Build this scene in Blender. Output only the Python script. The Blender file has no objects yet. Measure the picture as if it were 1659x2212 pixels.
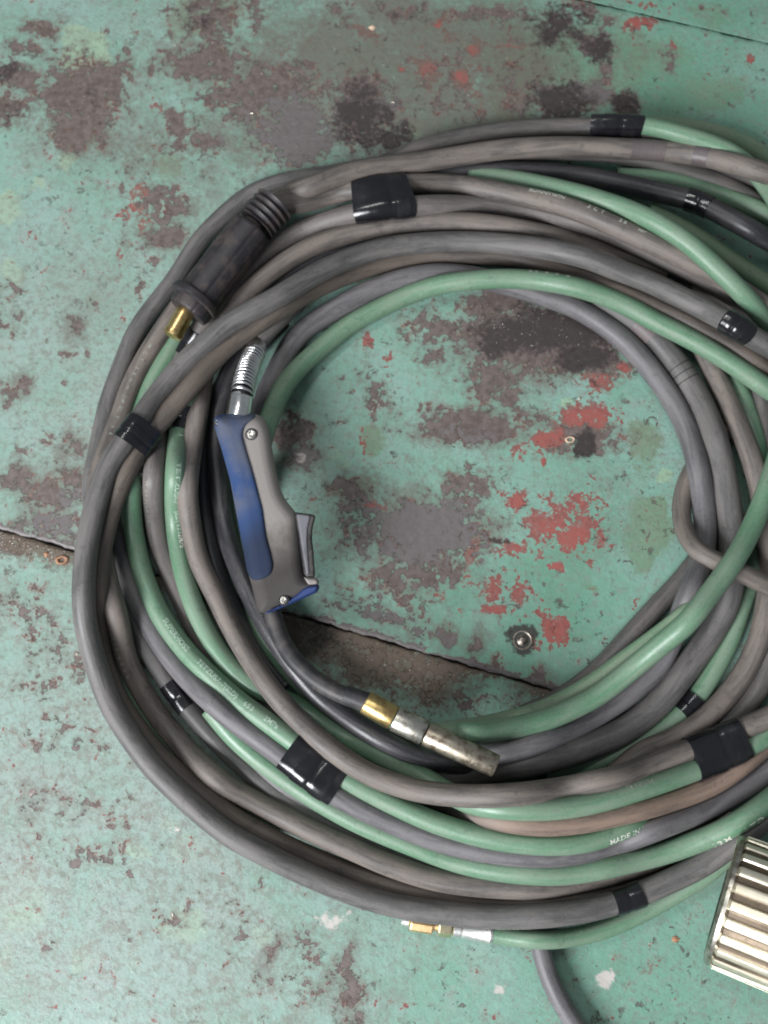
import bpy, bmesh, math, random
import numpy as np
from mathutils import Vector, Matrix

random.seed(7)
RNG = np.random.default_rng(7)
SC = bpy.context.scene
COL = SC.collection

# ------------------------------------------------------------------ camera, world, lamps
S = 0.00038            # metres per drawing unit on the floor
H = 0.86               # distance from the camera to the middle of the view on the floor
TILT = math.radians(11)
CAM = Vector((0, -H * math.sin(TILT), H * math.cos(TILT)))
CX, CY = 829.5, 1106.0  # drawing centre

cam_d = bpy.data.cameras.new('camera')
cam = bpy.data.objects.new('camera', cam_d); COL.objects.link(cam)
cam.location = CAM
cam.rotation_euler = (TILT, 0, 0)
cam_d.sensor_fit = 'VERTICAL'
cam_d.sensor_height = 36
cam_d.lens = 18 / (1106 * S / H)
cam_d.clip_start = 0.01; cam_d.clip_end = 50
cam_d.dof.use_dof = True
cam_d.dof.focus_distance = H - 0.085
cam_d.dof.aperture_fstop = 5.0
SC.camera = cam

world = bpy.data.worlds.new('World'); SC.world = world
world.use_nodes = True
bg = world.node_tree.nodes['Background']
bg.inputs[0].default_value = (0.86, 0.93, 1.0, 1)
bg.inputs[1].default_value = 0.225

def area_light(name, loc, target, sx, sy, watts, col):
    d = bpy.data.lights.new(name, 'AREA'); d.shape = 'RECTANGLE'
    d.size = sx; d.size_y = sy; d.energy = watts; d.color = col
    o = bpy.data.objects.new(name, d); COL.objects.link(o)
    o.location = loc
    v = Vector(target) - Vector(loc)
    o.rotation_euler = v.to_track_quat('-Z', 'Y').to_euler()
    return o
area_light('doorway_light', (-1.50, -1.55, 1.60), (0, 0, 0), 1.2, 1.2, 138, (0.96, 0.97, 1.0))
area_light('ceiling_tube_light', (-0.7, 0.85, 2.4), (0, 0, 0), 1.5, 0.07, 16, (1.0, 1.0, 0.97))

SC.view_settings.view_transform = 'Standard'
SC.view_settings.look = 'None'
SC.view_settings.exposure = 0.0
SC.view_settings.gamma = 1.0
SC.cycles.filter_width = 1.9

# ------------------------------------------------------------------ small helpers
def P(x, y, z=0.0):
    """drawing point (on the floor plan seen from above the centre) at height z -> world"""
    q = PN(np.array([x], float), np.array([y], float), np.array([z], float))[0]
    return Vector(q)
def PN(x, y, z):
    u = (x - CX) * S / H; v = (CY - y) * S / H
    dx = u; dy = v * math.cos(TILT) + math.sin(TILT); dz = v * math.sin(TILT) - math.cos(TILT)
    t = (z - CAM.z) / dz
    return np.stack([CAM.x + dx * t, CAM.y + dy * t, z + 0 * t], -1)
def unit(x, y, z):
    """size in metres of one plan unit at that spot"""
    v = (CY - y) * S / H
    return S * ((z - CAM.z) / (v * math.sin(TILT) - math.cos(TILT))) / H

def tag(o, label=None, cat=None, group=None, kind=None):
    if label: o['label'] = label
    if cat: o['category'] = cat
    if group: o['group'] = group
    if kind: o['kind'] = kind
    return o

def world_loc(o):
    v = Vector(o.location)
    while o.parent:
        o = o.parent; v += Vector(o.location)
    return v

def empty(name, loc):
    o = bpy.data.objects.new(name, None); COL.objects.link(o)
    o.location = loc; o.empty_display_size = 0.01
    return o

def make(name, verts, faces, mat, parent=None, smooth=True, uvs=None, mats=None, fm=None, base=False):
    """one mesh object from world-space vertices; its origin is moved to the middle (or base) of the shape"""
    v = np.asarray(verts, dtype=np.float64)
    lo, hi = v.min(0), v.max(0)
    org = (lo + hi) / 2
    if base or parent is None: org[2] = lo[2]
    me = bpy.data.meshes.new(name)
    me.from_pydata((v - org).tolist(), [], faces)
    if smooth:
        me.polygons.foreach_set('use_smooth', [True] * len(me.polygons))
    if uvs is not None:
        ul = me.uv_layers.new(name='UVMap')
        li = np.zeros(len(me.loops), dtype=np.int32); me.loops.foreach_get('vertex_index', li)
        ul.data.foreach_set('uv', np.asarray(uvs, dtype=np.float32)[li].ravel())
    for m in (mats or [mat]): me.materials.append(m)
    if fm is not None: me.polygons.foreach_set('material_index', fm)
    me.update()
    o = bpy.data.objects.new(name, me); COL.objects.link(o)
    if parent is not None:
        o.parent = parent
        o.location = Vector(org) - world_loc(parent)
    else:
        o.location = Vector(org)
    return o

def sharp(o, ang=35):
    bm = bmesh.new(); bm.from_mesh(o.data)
    for e in bm.edges:
        if len(e.link_faces) == 2 and e.calc_face_angle(0) > math.radians(ang): e.smooth = False
    bm.to_mesh(o.data); bm.free()
    return o

def basis(d, up=Vector((0, 0, 1))):
    d = Vector(d).normalized()
    s = up.cross(d)
    if s.length < 1e-6: s = Vector((0, 1, 0)).cross(d)
    s.normalize()
    u = d.cross(s); u.normalize()
    return d, s, u

def lathe(name, p0, d, prof, mat, parent=None, seg=32, smooth=True, cap=True, rmod=None, up=Vector((0, 0, 1)), ang=30):
    """surface of revolution about the axis p0 + t*d ; prof = [(t, r)...]"""
    d, s, u = basis(d, up)
    p0 = Vector(p0)
    V = []; F = []
    for i, (t, r) in enumerate(prof):
        for k in range(seg):
            a = 2 * math.pi * k / seg
            rr = r * (rmod(a, t) if rmod else 1.0)
            V.append(p0 + d * t + s * (math.cos(a) * rr) + u * (math.sin(a) * rr))
    n = len(prof)
    for i in range(n - 1):
        for k in range(seg):
            a = i * seg + k; b = i * seg + (k + 1) % seg
            F.append((a, b, b + seg, a + seg))
    if cap:
        F.append(tuple(range(seg))[::-1])
        F.append(tuple(range((n - 1) * seg, n * seg)))
    o = make(name, V, F, mat, parent, smooth)
    if smooth: sharp(o, ang)
    return o

# ------------------------------------------------------------------ material helper
class NT:
    def __init__(self, name):
        self.m = bpy.data.materials.new(name); self.m.use_nodes = True
        self.t = self.m.node_tree
        self.b = self.t.nodes['Principled BSDF']
    def n(self, typ, **kw):
        nd = self.t.nodes.new(typ)
        for k, v in kw.items(): setattr(nd, k, v)
        return nd
    def link(self, a, b): self.t.links.new(a, b)
    def setin(self, sock, v):
        if hasattr(v, 'is_output'): self.link(v, sock)
        elif isinstance(v, tuple) and len(v) == 3 and sock.type == 'RGBA': sock.default_value = (*v, 1)
        else: sock.default_value = v
    def math(self, op, a, b=None, c=None, clamp=False):
        nd = self.n('ShaderNodeMath', operation=op, use_clamp=clamp)
        self.setin(nd.inputs[0], a)
        if b is not None: self.setin(nd.inputs[1], b)
        if c is not None: self.setin(nd.inputs[2], c)
        return nd.outputs[0]
    def mix(self, f, a, b):
        nd = self.n('ShaderNodeMix', data_type='RGBA')
        self.setin(nd.inputs[0], f); self.setin(nd.inputs[6], a); self.setin(nd.inputs[7], b)
        return nd.outputs[2]
    def noise(self, vec, scale, detail=5, rough=0.55, dist=0.0):
        nd = self.n('ShaderNodeTexNoise')
        self.link(vec, nd.inputs['Vector'])
        nd.inputs['Scale'].default_value = scale; nd.inputs['Detail'].default_value = detail
        nd.inputs['Roughness'].default_value = rough; nd.inputs['Distortion'].default_value = dist
        return nd.outputs[0]
    def step(self, v, lo, hi, a=0.0, b=1.0):
        nd = self.n('ShaderNodeMapRange', interpolation_type='SMOOTHSTEP')
        self.setin(nd.inputs[0], v); nd.inputs[1].default_value = lo; nd.inputs[2].default_value = hi
        nd.inputs[3].default_value = a; nd.inputs[4].default_value = b
        return nd.outputs[0]
    def obj(self):
        return self.n('ShaderNodeTexCoord').outputs['Object']
    def uvscaled(self, sx, sy):
        tc = self.n('ShaderNodeTexCoord'); mp = self.n('ShaderNodeMapping')
        self.link(tc.outputs['UV'], mp.inputs[0]); mp.inputs['Scale'].default_value = (sx, sy, 1)
        return mp.outputs[0]
    def rnd(self): return self.n('ShaderNodeObjectInfo').outputs['Random']
    def bump(self, h, dist, strength=1.0):
        nd = self.n('ShaderNodeBump'); nd.inputs['Distance'].default_value = dist; nd.inputs['Strength'].default_value = strength
        self.link(h, nd.inputs['Height']); self.link(nd.outputs[0], self.b.inputs['Normal'])
    def out(self, color=None, rough=None, metal=None, spec=None):
        if color is not None: self.setin(self.b.inputs['Base Color'], color)
        if rough is not None: self.setin(self.b.inputs['Roughness'], rough)
        if metal is not None: self.setin(self.b.inputs['Metallic'], metal)
        if spec is not None: self.setin(self.b.inputs['Specular IOR Level'], spec)
        return self.m

def mat_rubber(name, base, dust, amount, rough=0.46, spec=0.5, along=None):
    n = NT(name)
    uv = n.uvscaled(10, 4.5)
    rnd = n.rnd()
    add = n.n('ShaderNodeVectorMath', operation='ADD')
    n.link(uv, add.inputs[0])
    cmb = n.n('ShaderNodeCombineXYZ'); n.link(n.math('MULTIPLY', rnd, 37.0), cmb.inputs[0]); n.link(n.math('MULTIPLY', rnd, 11.0), cmb.inputs[2])
    n.link(cmb.outputs[0], add.inputs[1])
    streak = n.noise(add.outputs[0], 1.6, 10, 0.74, 0.5)
    o = n.obj()
    fine = n.noise(o, 420, 4, 0.6)
    blotch = n.noise(o, 28, 4, 0.6)
    f = n.step(n.math('ADD', n.math('MULTIPLY', streak, 0.85), n.math('MULTIPLY', blotch, 0.25)), 0.50 - amount * .16, 0.74 - amount * .16)
    if along:
        tc = n.n('ShaderNodeTexCoord'); sx = n.n('ShaderNodeSeparateXYZ'); n.link(tc.outputs['UV'], sx.inputs[0])
        dust = n.mix(n.step(sx.outputs[0], along[0], along[1]), dust, along[2])
        base = n.mix(n.step(sx.outputs[0], along[0], along[1]), base, along[3]); base0 = along[3]
    else: base0 = base
    c = n.mix(f, base, dust)
    c = n.mix(n.step(fine, 0.3, 0.75, 0.0, 0.30), c, tuple(min(1, x * 1.7) for x in base0))
    # patches of settled dust, specks and small cross scratches
    c = n.mix(n.step(n.noise(o, 210, 8, 0.72, 0.4), 0.56, 0.70, 0, 0.42), c, dust)
    c = n.mix(n.step(n.noise(o, 95, 7, 0.7), 0.58, 0.66, 0, 0.35), c, tuple(x * 0.5 for x in base0))
    c = n.mix(n.step(n.noise(o, 1100, 2, 0.5), 0.69, 0.74, 0, 0.5), c, (0.30, 0.28, 0.26))
    cr = n.noise(n.uvscaled(170, 2.2), 1.0, 3, 0.6)
    c = n.mix(n.step(cr, 0.68, 0.73, 0, 0.30), c, tuple(min(1, x * 2.2) for x in base0))
    # scuffs with clean edges
    sc = n.noise(n.uvscaled(30, 3), 2.2, 3, 0.5)
    c = n.mix(n.step(sc, 0.70, 0.74, 0, 0.28), c, tuple(x * 0.45 for x in base0))
    r = n.math('ADD', n.math('MULTIPLY', f, 0.22), rough)
    n.bump(fine, 0.0004, 0.35)
    return n.out(c, r, 0.0, spec)

def mat_metal(name, base, dark, rough=0.25, scale=90, metal=1.0, stretch=None, bump=0.4):
    n = NT(name)
    o = n.obj()
    if stretch:
        mp = n.n('ShaderNodeMapping'); n.link(o, mp.inputs[0]); mp.inputs['Scale'].default_value = stretch; o = mp.outputs[0]
    a = n.noise(o, scale, 6, 0.65); b = n.noise(o, scale * 5, 3, 0.6)
    c = n.mix(n.step(a, 0.42, 0.68), base, dark)
    r = n.math('ADD', n.math('MULTIPLY', b, 0.22), rough)
    n.bump(b, 0.0002, bump)
    return n.out(c, r, metal)

def mat_plastic(name, base, dirt, amt, rough=0.42, scale=60):
    n = NT(name)
    o = n.obj()
    a = n.noise(o, scale, 6, 0.62); b = n.noise(o, 700, 3, 0.6)
    c = n.mix(n.step(a, 0.62 - amt, 0.85 - amt * .7, 0, 0.85), base, dirt)
    c = n.mix(n.step(b, 0.5, 0.8, 0, 0.2), c, dirt)
    n.bump(b, 0.0002, 0.25)
    return n.out(c, n.math('ADD', n.math('MULTIPLY', a, 0.25), rough), 0.0, 0.45)

def mat_shaded_plastic(name, base, dirt, amt, shade_col, y0, y1, rough=0.42, scale=30, fine_dust=None):
    """plastic with handling dirt and a cast shadow painted in towards the neck end (low object Y)"""
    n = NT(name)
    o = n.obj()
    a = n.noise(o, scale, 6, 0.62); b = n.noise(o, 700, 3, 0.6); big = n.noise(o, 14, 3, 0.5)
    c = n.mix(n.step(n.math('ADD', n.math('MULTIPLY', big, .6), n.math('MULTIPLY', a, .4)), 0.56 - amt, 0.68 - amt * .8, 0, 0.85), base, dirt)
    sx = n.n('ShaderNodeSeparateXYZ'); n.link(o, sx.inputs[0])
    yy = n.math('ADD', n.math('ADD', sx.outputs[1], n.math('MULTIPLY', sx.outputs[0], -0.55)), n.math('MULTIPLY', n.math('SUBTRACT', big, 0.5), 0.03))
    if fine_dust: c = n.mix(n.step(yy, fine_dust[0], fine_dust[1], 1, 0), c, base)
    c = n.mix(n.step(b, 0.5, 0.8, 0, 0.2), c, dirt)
    c = n.mix(n.step(yy, y0, y1, 0.9, 0), c, shade_col)  # shadow over the lower handle, painted into its colour
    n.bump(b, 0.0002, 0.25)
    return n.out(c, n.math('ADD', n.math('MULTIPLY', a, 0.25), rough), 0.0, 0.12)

M = {}
M['grey']  = mat_rubber('grey_rubber',  (0.062, 0.060, 0.060), (0.138, 0.129, 0.123), 0.45)
M['lilac'] = mat_rubber('lilac_grey_rubber', (0.078, 0.075, 0.079), (0.150, 0.142, 0.145), 0.45)
M['brown'] = mat_rubber('dusty_brown_rubber', (0.066, 0.060, 0.056), (0.168, 0.142, 0.124), 0.6)
M['rust']  = mat_rubber('rusty_brown_rubber', (0.150, 0.118, 0.100), (0.34, 0.215, 0.145), 0.95)
M['umber'] = mat_rubber('umber_rubber', (0.050, 0.043, 0.038), (0.112, 0.090, 0.074), 0.55)
M['dark']  = mat_rubber('dark_rubber',  (0.020, 0.020, 0.024), (0.058, 0.055, 0.056), 0.25, 0.34)
M['charcoal'] = mat_rubber('charcoal_rubber', (0.058, 0.056, 0.056), (0.125, 0.112, 0.102), 0.4, 0.42)
M['green'] = mat_rubber('green_hose_rubber', (0.092, 0.190, 0.116), (0.160, 0.218, 0.160), 0.45, 0.36, 0.55)
M['green2'] = mat_rubber('dull_green_hose_rubber', (0.105, 0.200, 0.122), (0.170, 0.215, 0.150), 0.6, 0.42)

def mat_tape():
    n = NT('black_vinyl_tape')
    o = n.obj()
    a = n.noise(o, 160, 4, 0.6, 0.5); b = n.noise(o, 45, 4, 0.6)
    c = n.mix(n.step(b, 0.45, 0.8, 0, 0.5), (0.008, 0.008, 0.010), (0.036, 0.034, 0.036))
    n.bump(a, 0.0006, 0.20)
    return n.out(c, n.math('ADD', n.math('MULTIPLY', b, 0.26), 0.08), 0, 0.6)
M['tape'] = mat_tape()
M['residue'] = mat_rubber('tape_residue', (0.070, 0.058, 0.062), (0.13, 0.105, 0.10), 0.4, 0.4)
M['letter'] = mat_plastic('faded_white_print', (0.62, 0.62, 0.56), (0.20, 0.27, 0.21), 0.20, 0.6, 900)
M['letter_dim'] = mat_plastic('worn_grey_print', (0.30, 0.31, 0.27), (0.14, 0.16, 0.13), 0.2, 0.6, 900)
M['letter_green'] = mat_plastic('worn_pale_green_print', (0.42, 0.52, 0.43), (0.19, 0.33, 0.24), 0.22, 0.6, 900)
M['brass'] = mat_metal('worn_brass', (0.54, 0.40, 0.17), (0.30, 0.21, 0.10), 0.24, 120)
M['brass_pin'] = mat_metal('bright_brass', (0.74, 0.55, 0.25), (0.42, 0.26, 0.10), 0.20, 80)
M['steel'] = mat_metal('scratched_steel', (0.56, 0.54, 0.48), (0.22, 0.19, 0.15), 0.24, 170)
M['nozzle'] = mat_metal('heat_stained_steel', (0.46, 0.41, 0.33), (0.16, 0.12, 0.085), 0.28, 130)
M['chrome'] = mat_metal('chrome', (0.82, 0.83, 0.84), (0.62, 0.62, 0.62), 0.12, 60, bump=0.06)
M['ferrule'] = mat_metal('bright_aluminium', (0.90, 0.90, 0.88), (0.72, 0.70, 0.66), 0.30, 90)
M['goldnut'] = mat_metal('satin_brass', (0.82, 0.60, 0.33), (0.60, 0.40, 0.2), 0.38, 90)
M['palebrass'] = mat_metal('pale_brass', (0.86, 0.78, 0.52), (0.70, 0.58, 0.34), 0.22, 60)
M['flute'] = mat_metal('polished_pale_brass', (0.95, 0.89, 0.74), (0.88, 0.80, 0.62), 0.34, 40)
M['flute_groove'] = mat_metal('dark_flute_groove', (0.22, 0.175, 0.13), (0.10, 0.08, 0.06), 0.4, 60)  # darker brown for the groove faces
M['handle_grey'] = mat_shaded_plastic('grey_handle_plastic', (0.255, 0.235, 0.222), (0.150, 0.135, 0.118), 0.02, (0.046, 0.042, 0.041), -0.056, -0.010, 0.45, 55)
M['handle_blue'] = mat_shaded_plastic('blue_handle_rubber', (0.030, 0.060, 0.150), (0.088, 0.098, 0.128), 0.16, (0.022, 0.029, 0.050), -0.046, -0.010, 0.58, 26, (-0.022, -0.004))
M['trim_blue'] = mat_plastic('dark_blue_plastic', (0.022, 0.045, 0.150), (0.03, 0.04, 0.07), 0.1, 0.4, 60)
M['black_plastic'] = mat_plastic('black_plastic', (0.022, 0.022, 0.025), (0.075, 0.066, 0.062), 0.2, 0.38, 70)
M['boot'] = mat_plastic('worn_black_rubber_boot', (0.019, 0.018, 0.021), (0.066, 0.050, 0.046), 0.22, 0.36, 70)
M['trigger_face'] = mat_plastic('grey_trigger_plastic', (0.145, 0.145, 0.162), (0.085, 0.08, 0.085), 0.1, 0.4, 60)
M['socket'] = mat_plastic('dark_screw_recess', (0.018, 0.018, 0.018), (0.05, 0.045, 0.04), 0.1, 0.5, 60)
M['screw'] = mat_metal('screw_steel', (0.66, 0.64, 0.60), (0.34, 0.32, 0.29), 0.24, 300)
M['rust_chip'] = mat_plastic('rusty_chip', (0.36, 0.19, 0.11), (0.20, 0.11, 0.07), 0.2, 0.6, 200)
M['pale_chip'] = mat_plastic('pale_flake', (0.66, 0.62, 0.58), (0.40, 0.33, 0.30), 0.2, 0.7, 200)
M['stained_steel'] = mat_metal('stained_steel', (0.34, 0.30, 0.26), (0.12, 0.09, 0.07), 0.3, 300)
M['slag'] = mat_metal('metal_crumb', (0.62, 0.58, 0.52), (0.35, 0.28, 0.2), 0.3, 200)
M['tan_chip'] = mat_plastic('tan_chip', (0.55, 0.42, 0.30), (0.35, 0.25, 0.18), 0.2, 0.6, 200)

# ------------------------------------------------------------------ the floor
def conv(offx, offy, k, rows):
    return [(offx + r[0] * k, offy + r[1] * k, max(3, r[2] * k), max(3, r[3] * k), r[4] if len(r) > 4 else 1.0, r[5] if len(r) > 5 else 0.0) for r in rows]
I = lambda rows: conv(553, 608.3, 0.6, rows)
T = lambda rows: conv(0, 0, 0.5, rows)
U = lambda rows: conv(829.5, 0, 0.5, rows)
W = lambda rows: conv(0, 1106, 0.5, rows)
V_ = lambda rows: conv(0, 497.7, 0.35, rows)

BARE = (I([(1000,195,270,120,1.15),(1240,300,90,50,1.0),(830,330,80,60,.85),(950,170,240,95),(1200,260,110,70),(850,110,100,90),(640,180,120,60,.75),(860,370,100,70,.9),(780,520,180,62,1.0),(440,430,40,130,.62,-15),
           (1190,570,120,55,.9),(760,730,100,50,.85),(600,900,200,115,1.1),(420,880,140,95,.8),(330,750,75,50,.9),(745,900,45,200,.85,12),
           (560,1050,160,70,.85),(470,1130,220,70,.55),(690,1275,32,38,1),(795,1305,26,45,1),(610,1282,24,18,.9),(130,540,65,65,1),(160,640,60,40,.9),
           (450,1215,260,28,.75,14),(1020,1420,30,35,1),(870,1375,18,30,.9),(560,1235,60,50,.8),(700,850,60,60,.8),(300,500,30,20,.6),(590,455,22,14,.9),
           (920,455,60,50,.7),(640,250,50,60,.7),(300,360,22,28,.55),(340,400,20,20,.6),(1000,490,40,30,.7)]) +
        T([(350,420,170,160,1.1),(450,330,110,75,1),(330,575,110,75,1),(60,330,150,45,.9,20),(40,450,90,65,.9),(190,120,75,35,.85),(80,210,90,40,.8),
           (920,80,120,100,.9),(900,270,180,70,1),(1150,400,240,120,1),(1280,570,170,140,1.1),(760,520,65,55,.9),(800,610,100,50,.8),(710,900,120,90,.8),
           (535,850,11,210,.75),(650,770,11,60,.7,35),(670,280,10,110,.7,20),(725,80,14,120,.65,-20),(720,1000,90,50,1),(900,640,65,40,.9),(1290,280,80,32,.8),(1560,470,140,140,1.0),(470,150,35,14,.9),
           (300,990,18,14,.8),(240,190,35,20,.7),(560,230,24,40,.6),(1480,30,60,60,.6),(1100,60,50,80,.6),(620,150,40,14,.6),(620,1060,50,25,.7)]) +
        U([(780,110,90,75,.75),(920,200,65,62,.95),(960,330,22,70,.85),(890,400,100,45,1),(750,430,125,65,.95),(1040,460,55,52,.9),(560,430,55,85,.75),(100,50,95,42,.8),
           (450,70,220,45,.7),(960,95,55,22,.8),(860,40,40,50,.7),(60,470,70,60,.8),(300,430,150,70,.55),(40,600,60,40,.8),(430,490,60,40,.7),(250,250,200,160,.38),(560,280,150,140,.35),(1570,390,60,16,.5,15),
           (1240,260,40,60,.5),(1400,40,70,30,.45)]) +
        W([(130,100,190,70,.9),(40,140,90,60,.8),(1460,1990,30,130,.85,25),(1510,2080,60,150,.75),(1180,1900,22,100,.85,25),(1340,1850,50,70,.8),(1010,1840,60,12,.7,-15),(130,1250,70,70,.6),
           (220,620,170,210,.52),(120,430,140,130,.5),(320,1350,260,220,.46),(300,950,260,200,.44),(900,1750,300,120,.42),(1250,2000,200,160,.4),(1120,1600,25,50,.8,30),(470,1505,26,16,.9),(560,1560,16,22,.9),(310,1520,40,20,.7),(200,1870,40,25,.7),
           (240,1190,22,22,.7),(90,1000,60,100,.4),(450,900,60,80,.4),(820,2170,200,100,.35),(1330,1980,24,60,.5),(170,720,20,60,.6)]) +
        V_([(460,630,70,65,.95),(400,790,42,32,.9),(530,760,36,24,.9),(400,945,50,26,.9),(110,980,100,70,.9,-25),(30,1060,70,36,.9),(290,1270,46,34,.9),(450,1330,90,65,.9),
            (90,1530,100,80,1.0),(280,1650,150,100,1.05),(470,1570,110,100,1.05),(330,1810,170,70,.8),(860,370,36,50,.9),(990,30,90,60,1),(960,220,55,46,.8),(140,1370,42,22,.8),
            (270,1400,130,14,.6,10),(100,350,70,40,.75),(60,560,90,80,.6),(580,450,30,60,.8),(300,420,50,16,.7,-30),(430,580,40,30,.8),(360,1070,50,35,.5),(510,1210,36,40,.5),(240,820,26,34,.7),
            (470,430,22,36,.6),(670,640,30,30,.6),(20,400,80,90,.5),(720,200,16,60,.7,15)]))
RED = (I([(1110,880,150,110,.72),(1010,880,60,60,.8),(1190,500,120,62,1),(1060,570,75,52,1),(1240,355,75,34,.9),(1040,650,34,18,1),(410,800,46,24,.9),(935,790,44,44,1.1),(1050,890,78,55,.95),(1140,925,68,62,1.05),
           (1162,800,18,34,1),(920,950,70,42,.85),(860,1090,64,42,.85),(960,1135,60,60,.62),(845,1185,80,14,1),(1075,1265,48,52,1.15),(765,1010,18,80,.8,10),(650,1130,40,22,.7),
           (380,590,18,34,.9),(390,230,24,24,.9),(770,345,22,18,.8),(830,430,34,24,.7),(690,780,90,26,.5),(1085,1035,24,10,1),(1190,720,22,14,.7),(1310,310,38,26,1),(350,400,10,14,.7),
           (1020,1000,30,60,.6),(1030,1180,40,30,.6),(950,620,60,26,.55),(1215,380,26,34,.8),(470,300,14,60,.5),(800,950,14,70,.6,8)]) +
       T([(600,860,70,62,.75),(630,940,40,40,.7),(560,1040,40,22,.7),(730,480,50,22,.6),(1540,105,22,16,.8),(1610,170,60,40,.7),(680,655,26,22,.7),(440,690,30,16,.6),(180,130,60,10,.5),(540,900,30,70,.6)]) +
       U([(240,110,42,38,.9),(390,225,42,44,.9),(175,310,66,46,.85),(330,330,70,66,.9),(70,290,24,18,1),(550,180,56,24,.9),(1110,105,62,34,1),(80,440,22,32,.9),(1260,208,24,14,.8),(1570,252,26,14,1),
           (300,150,50,26,.7),(1140,35,60,22,.7),(840,25,60,40,.6),(545,400,30,60,.5),(1030,440,40,20,.6),(410,500,60,30,.6),(250,250,18,12,.9),(420,280,14,60,.6),(960,340,14,44,.5)]) +
       W([(200,205,30,14,.7),(260,210,30,20,.7),(110,1245,40,30,.4),(220,1330,20,14,.6),(560,1562,14,16,.7)]) +
       V_([(230,1640,70,34,.75),(350,1700,60,44,.7),(60,1590,40,34,.6),(30,1060,50,20,.5),(740,160,20,60,.7),(970,265,50,10,.7),(110,1530,40,22,.4),(540,480,14,20,.6)]))
DARK = (I([(1040,170,250,85,.85),(1180,270,120,60,.85),(850,200,80,70,.7),(860,250,60,40,.6),(955,1288,46,46,1.3),(1180,600,40,50,.9),(1215,375,16,20,.8),(880,915,40,20,.6),(130,520,60,70,.6),(740,870,50,60,.35)]) +
        T([(1560,500,140,140,.7),(880,80,120,90,.45),(20,310,80,40,.6),(40,470,80,60,.5),(360,440,140,120,.35)]) +
        U([(760,120,150,110,.6),(760,430,150,80,.7),(930,210,70,70,.7),(1040,460,60,60,.7),(40,590,80,60,.7),(620,250,260,160,.25),(100,60,110,60,.4)]) +
        W([(200,120,150,60,.3)]))
OLIVE = (I([(1420,890,78,95,1),(1400,980,46,60,1),(1218,1110,28,20,1),(1400,600,70,100,.55),(410,570,50,50,.8),(330,760,90,60,.7),(1460,810,36,40,1),(200,250,200,120,.3),(1060,1150,50,40,.5)]) +
         T([(880,70,160,110,.8),(900,270,140,60,.5),(340,480,180,140,.6),(740,720,60,70,.7),(640,640,60,60,.3)]) +
         U([(850,280,330,200,.75),(1330,430,230,70,.9,-10),(1200,330,300,200,.6),(560,330,200,200,.5),(1400,60,160,60,.6),(1250,250,100,90,.5),(560,470,80,60,.8)]) +
         V_([(580,420,60,80,.8),(360,1080,60,36,.6),(480,1300,60,60,.5)]) + W([(1120,1580,30,60,.6),(900,2100,140,80,.3),(1380,1900,60,120,.3)]))
YEL = (T([(370,250,95,90,1.2),(330,170,70,60,.8),(20,900,50,60,.8),(290,680,40,36,.8),(140,790,50,50,.5),(1130,320,50,20,.5),(60,870,60,90,.5)]) +
       U([(600,250,70,60,.8),(360,180,30,24,.8),(450,40,40,30,.7),(630,290,40,20,1),(520,320,90,60,.4),(1060,110,30,24,.8),(100,560,60,40,.6)]) +
       W([(820,1470,64,56,1.1),(90,1680,110,160,.9),(800,1800,120,80,.8),(370,1930,60,50,1),(590,1460,80,46,.7),(1120,1830,50,40,.8),(730,1340,60,40,.7),(560,1940,60,110,.4),(20,1900,60,140,.6),(920,1500,24,30,.8)]) +
       I([(1470,700,30,22,1.2),(280,650,60,50,.5),(1130,430,40,26,.6)]) + V_([(80,260,60,90,.9)]))
METAL = (I([(600,900,210,125,.75),(430,880,110,90,.6),(780,540,120,40,.5),(450,1220,280,30,.9,14),(700,900,60,80,.6),(150,640,60,40,.8)]) +
         T([(1280,580,190,150,1),(1000,600,90,60,.5),(760,610,70,30,.3)]) + U([(880,395,80,40,1),(30,440,80,60,.6)]) + V_([(430,1640,80,80,.8),(330,1820,190,60,.8)]))
PALE = (W([(1430,1755,85,34,1.1),(755,1380,45,34,1.1),(130,1230,50,70,.6),(330,1200,40,30,.5),(1200,1900,16,100,.5,25),(1600,1290,10,10,1)]) + I([(170,640,50,34,.8),(350,870,50,60,.6),(920,230,120,30,.3)]) +
        T([(860,180,160,8,.8),(1150,180,150,8,.6),(330,870,230,130,.35),(150,950,150,100,.35)]) + [(1083,2138,24,24,1.2,0),(1330,2003,14,12,1.2,0),(1310,2115,19,24,1.3,0)])

def vnoise(X, Y, cell, seed):
    g = np.random.default_rng(seed).uniform(-1, 1, (256, 256))
    x = X / cell + 1000.5; y = Y / cell + 1000.5
    xi = np.floor(x).astype(int); yi = np.floor(y).astype(int)
    fx = x - xi; fy = y - yi; fx = fx * fx * (3 - 2 * fx); fy = fy * fy * (3 - 2 * fy)
    q = lambda a, b: g[a % 256, b % 256]
    return (q(xi, yi) * (1 - fx) + q(xi + 1, yi) * fx) * (1 - fy) + (q(xi, yi + 1) * (1 - fx) + q(xi + 1, yi + 1) * fx) * fy
def field(X, Y, blobs):
    out = np.zeros_like(X)
    X = X + 9 * vnoise(X, Y, 60, 11) + 8 * vnoise(X, Y, 26, 12) + 5 * vnoise(X, Y, 13, 13)
    Y = Y + 9 * vnoise(X, Y, 60, 21) + 8 * vnoise(X, Y, 26, 22) + 5 * vnoise(X, Y, 13, 23)
    for x, y, rx, ry, a, rot in blobs:
        c, s = math.cos(math.radians(rot)), math.sin(math.radians(rot))
        dx, dy = X - x, Y - y
        u = (dx * c + dy * s) / rx; v = (-dx * s + dy * c) / ry
        d = np.sqrt(u * u + v * v)
        out = np.maximum(out, a * np.clip(1.36 - d * 0.80, 0, 1))
    return out

seam1 = lambda x: 1143 + 0.2915 * x
seam2 = lambda x: 0.233 * (x - 1255)

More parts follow.
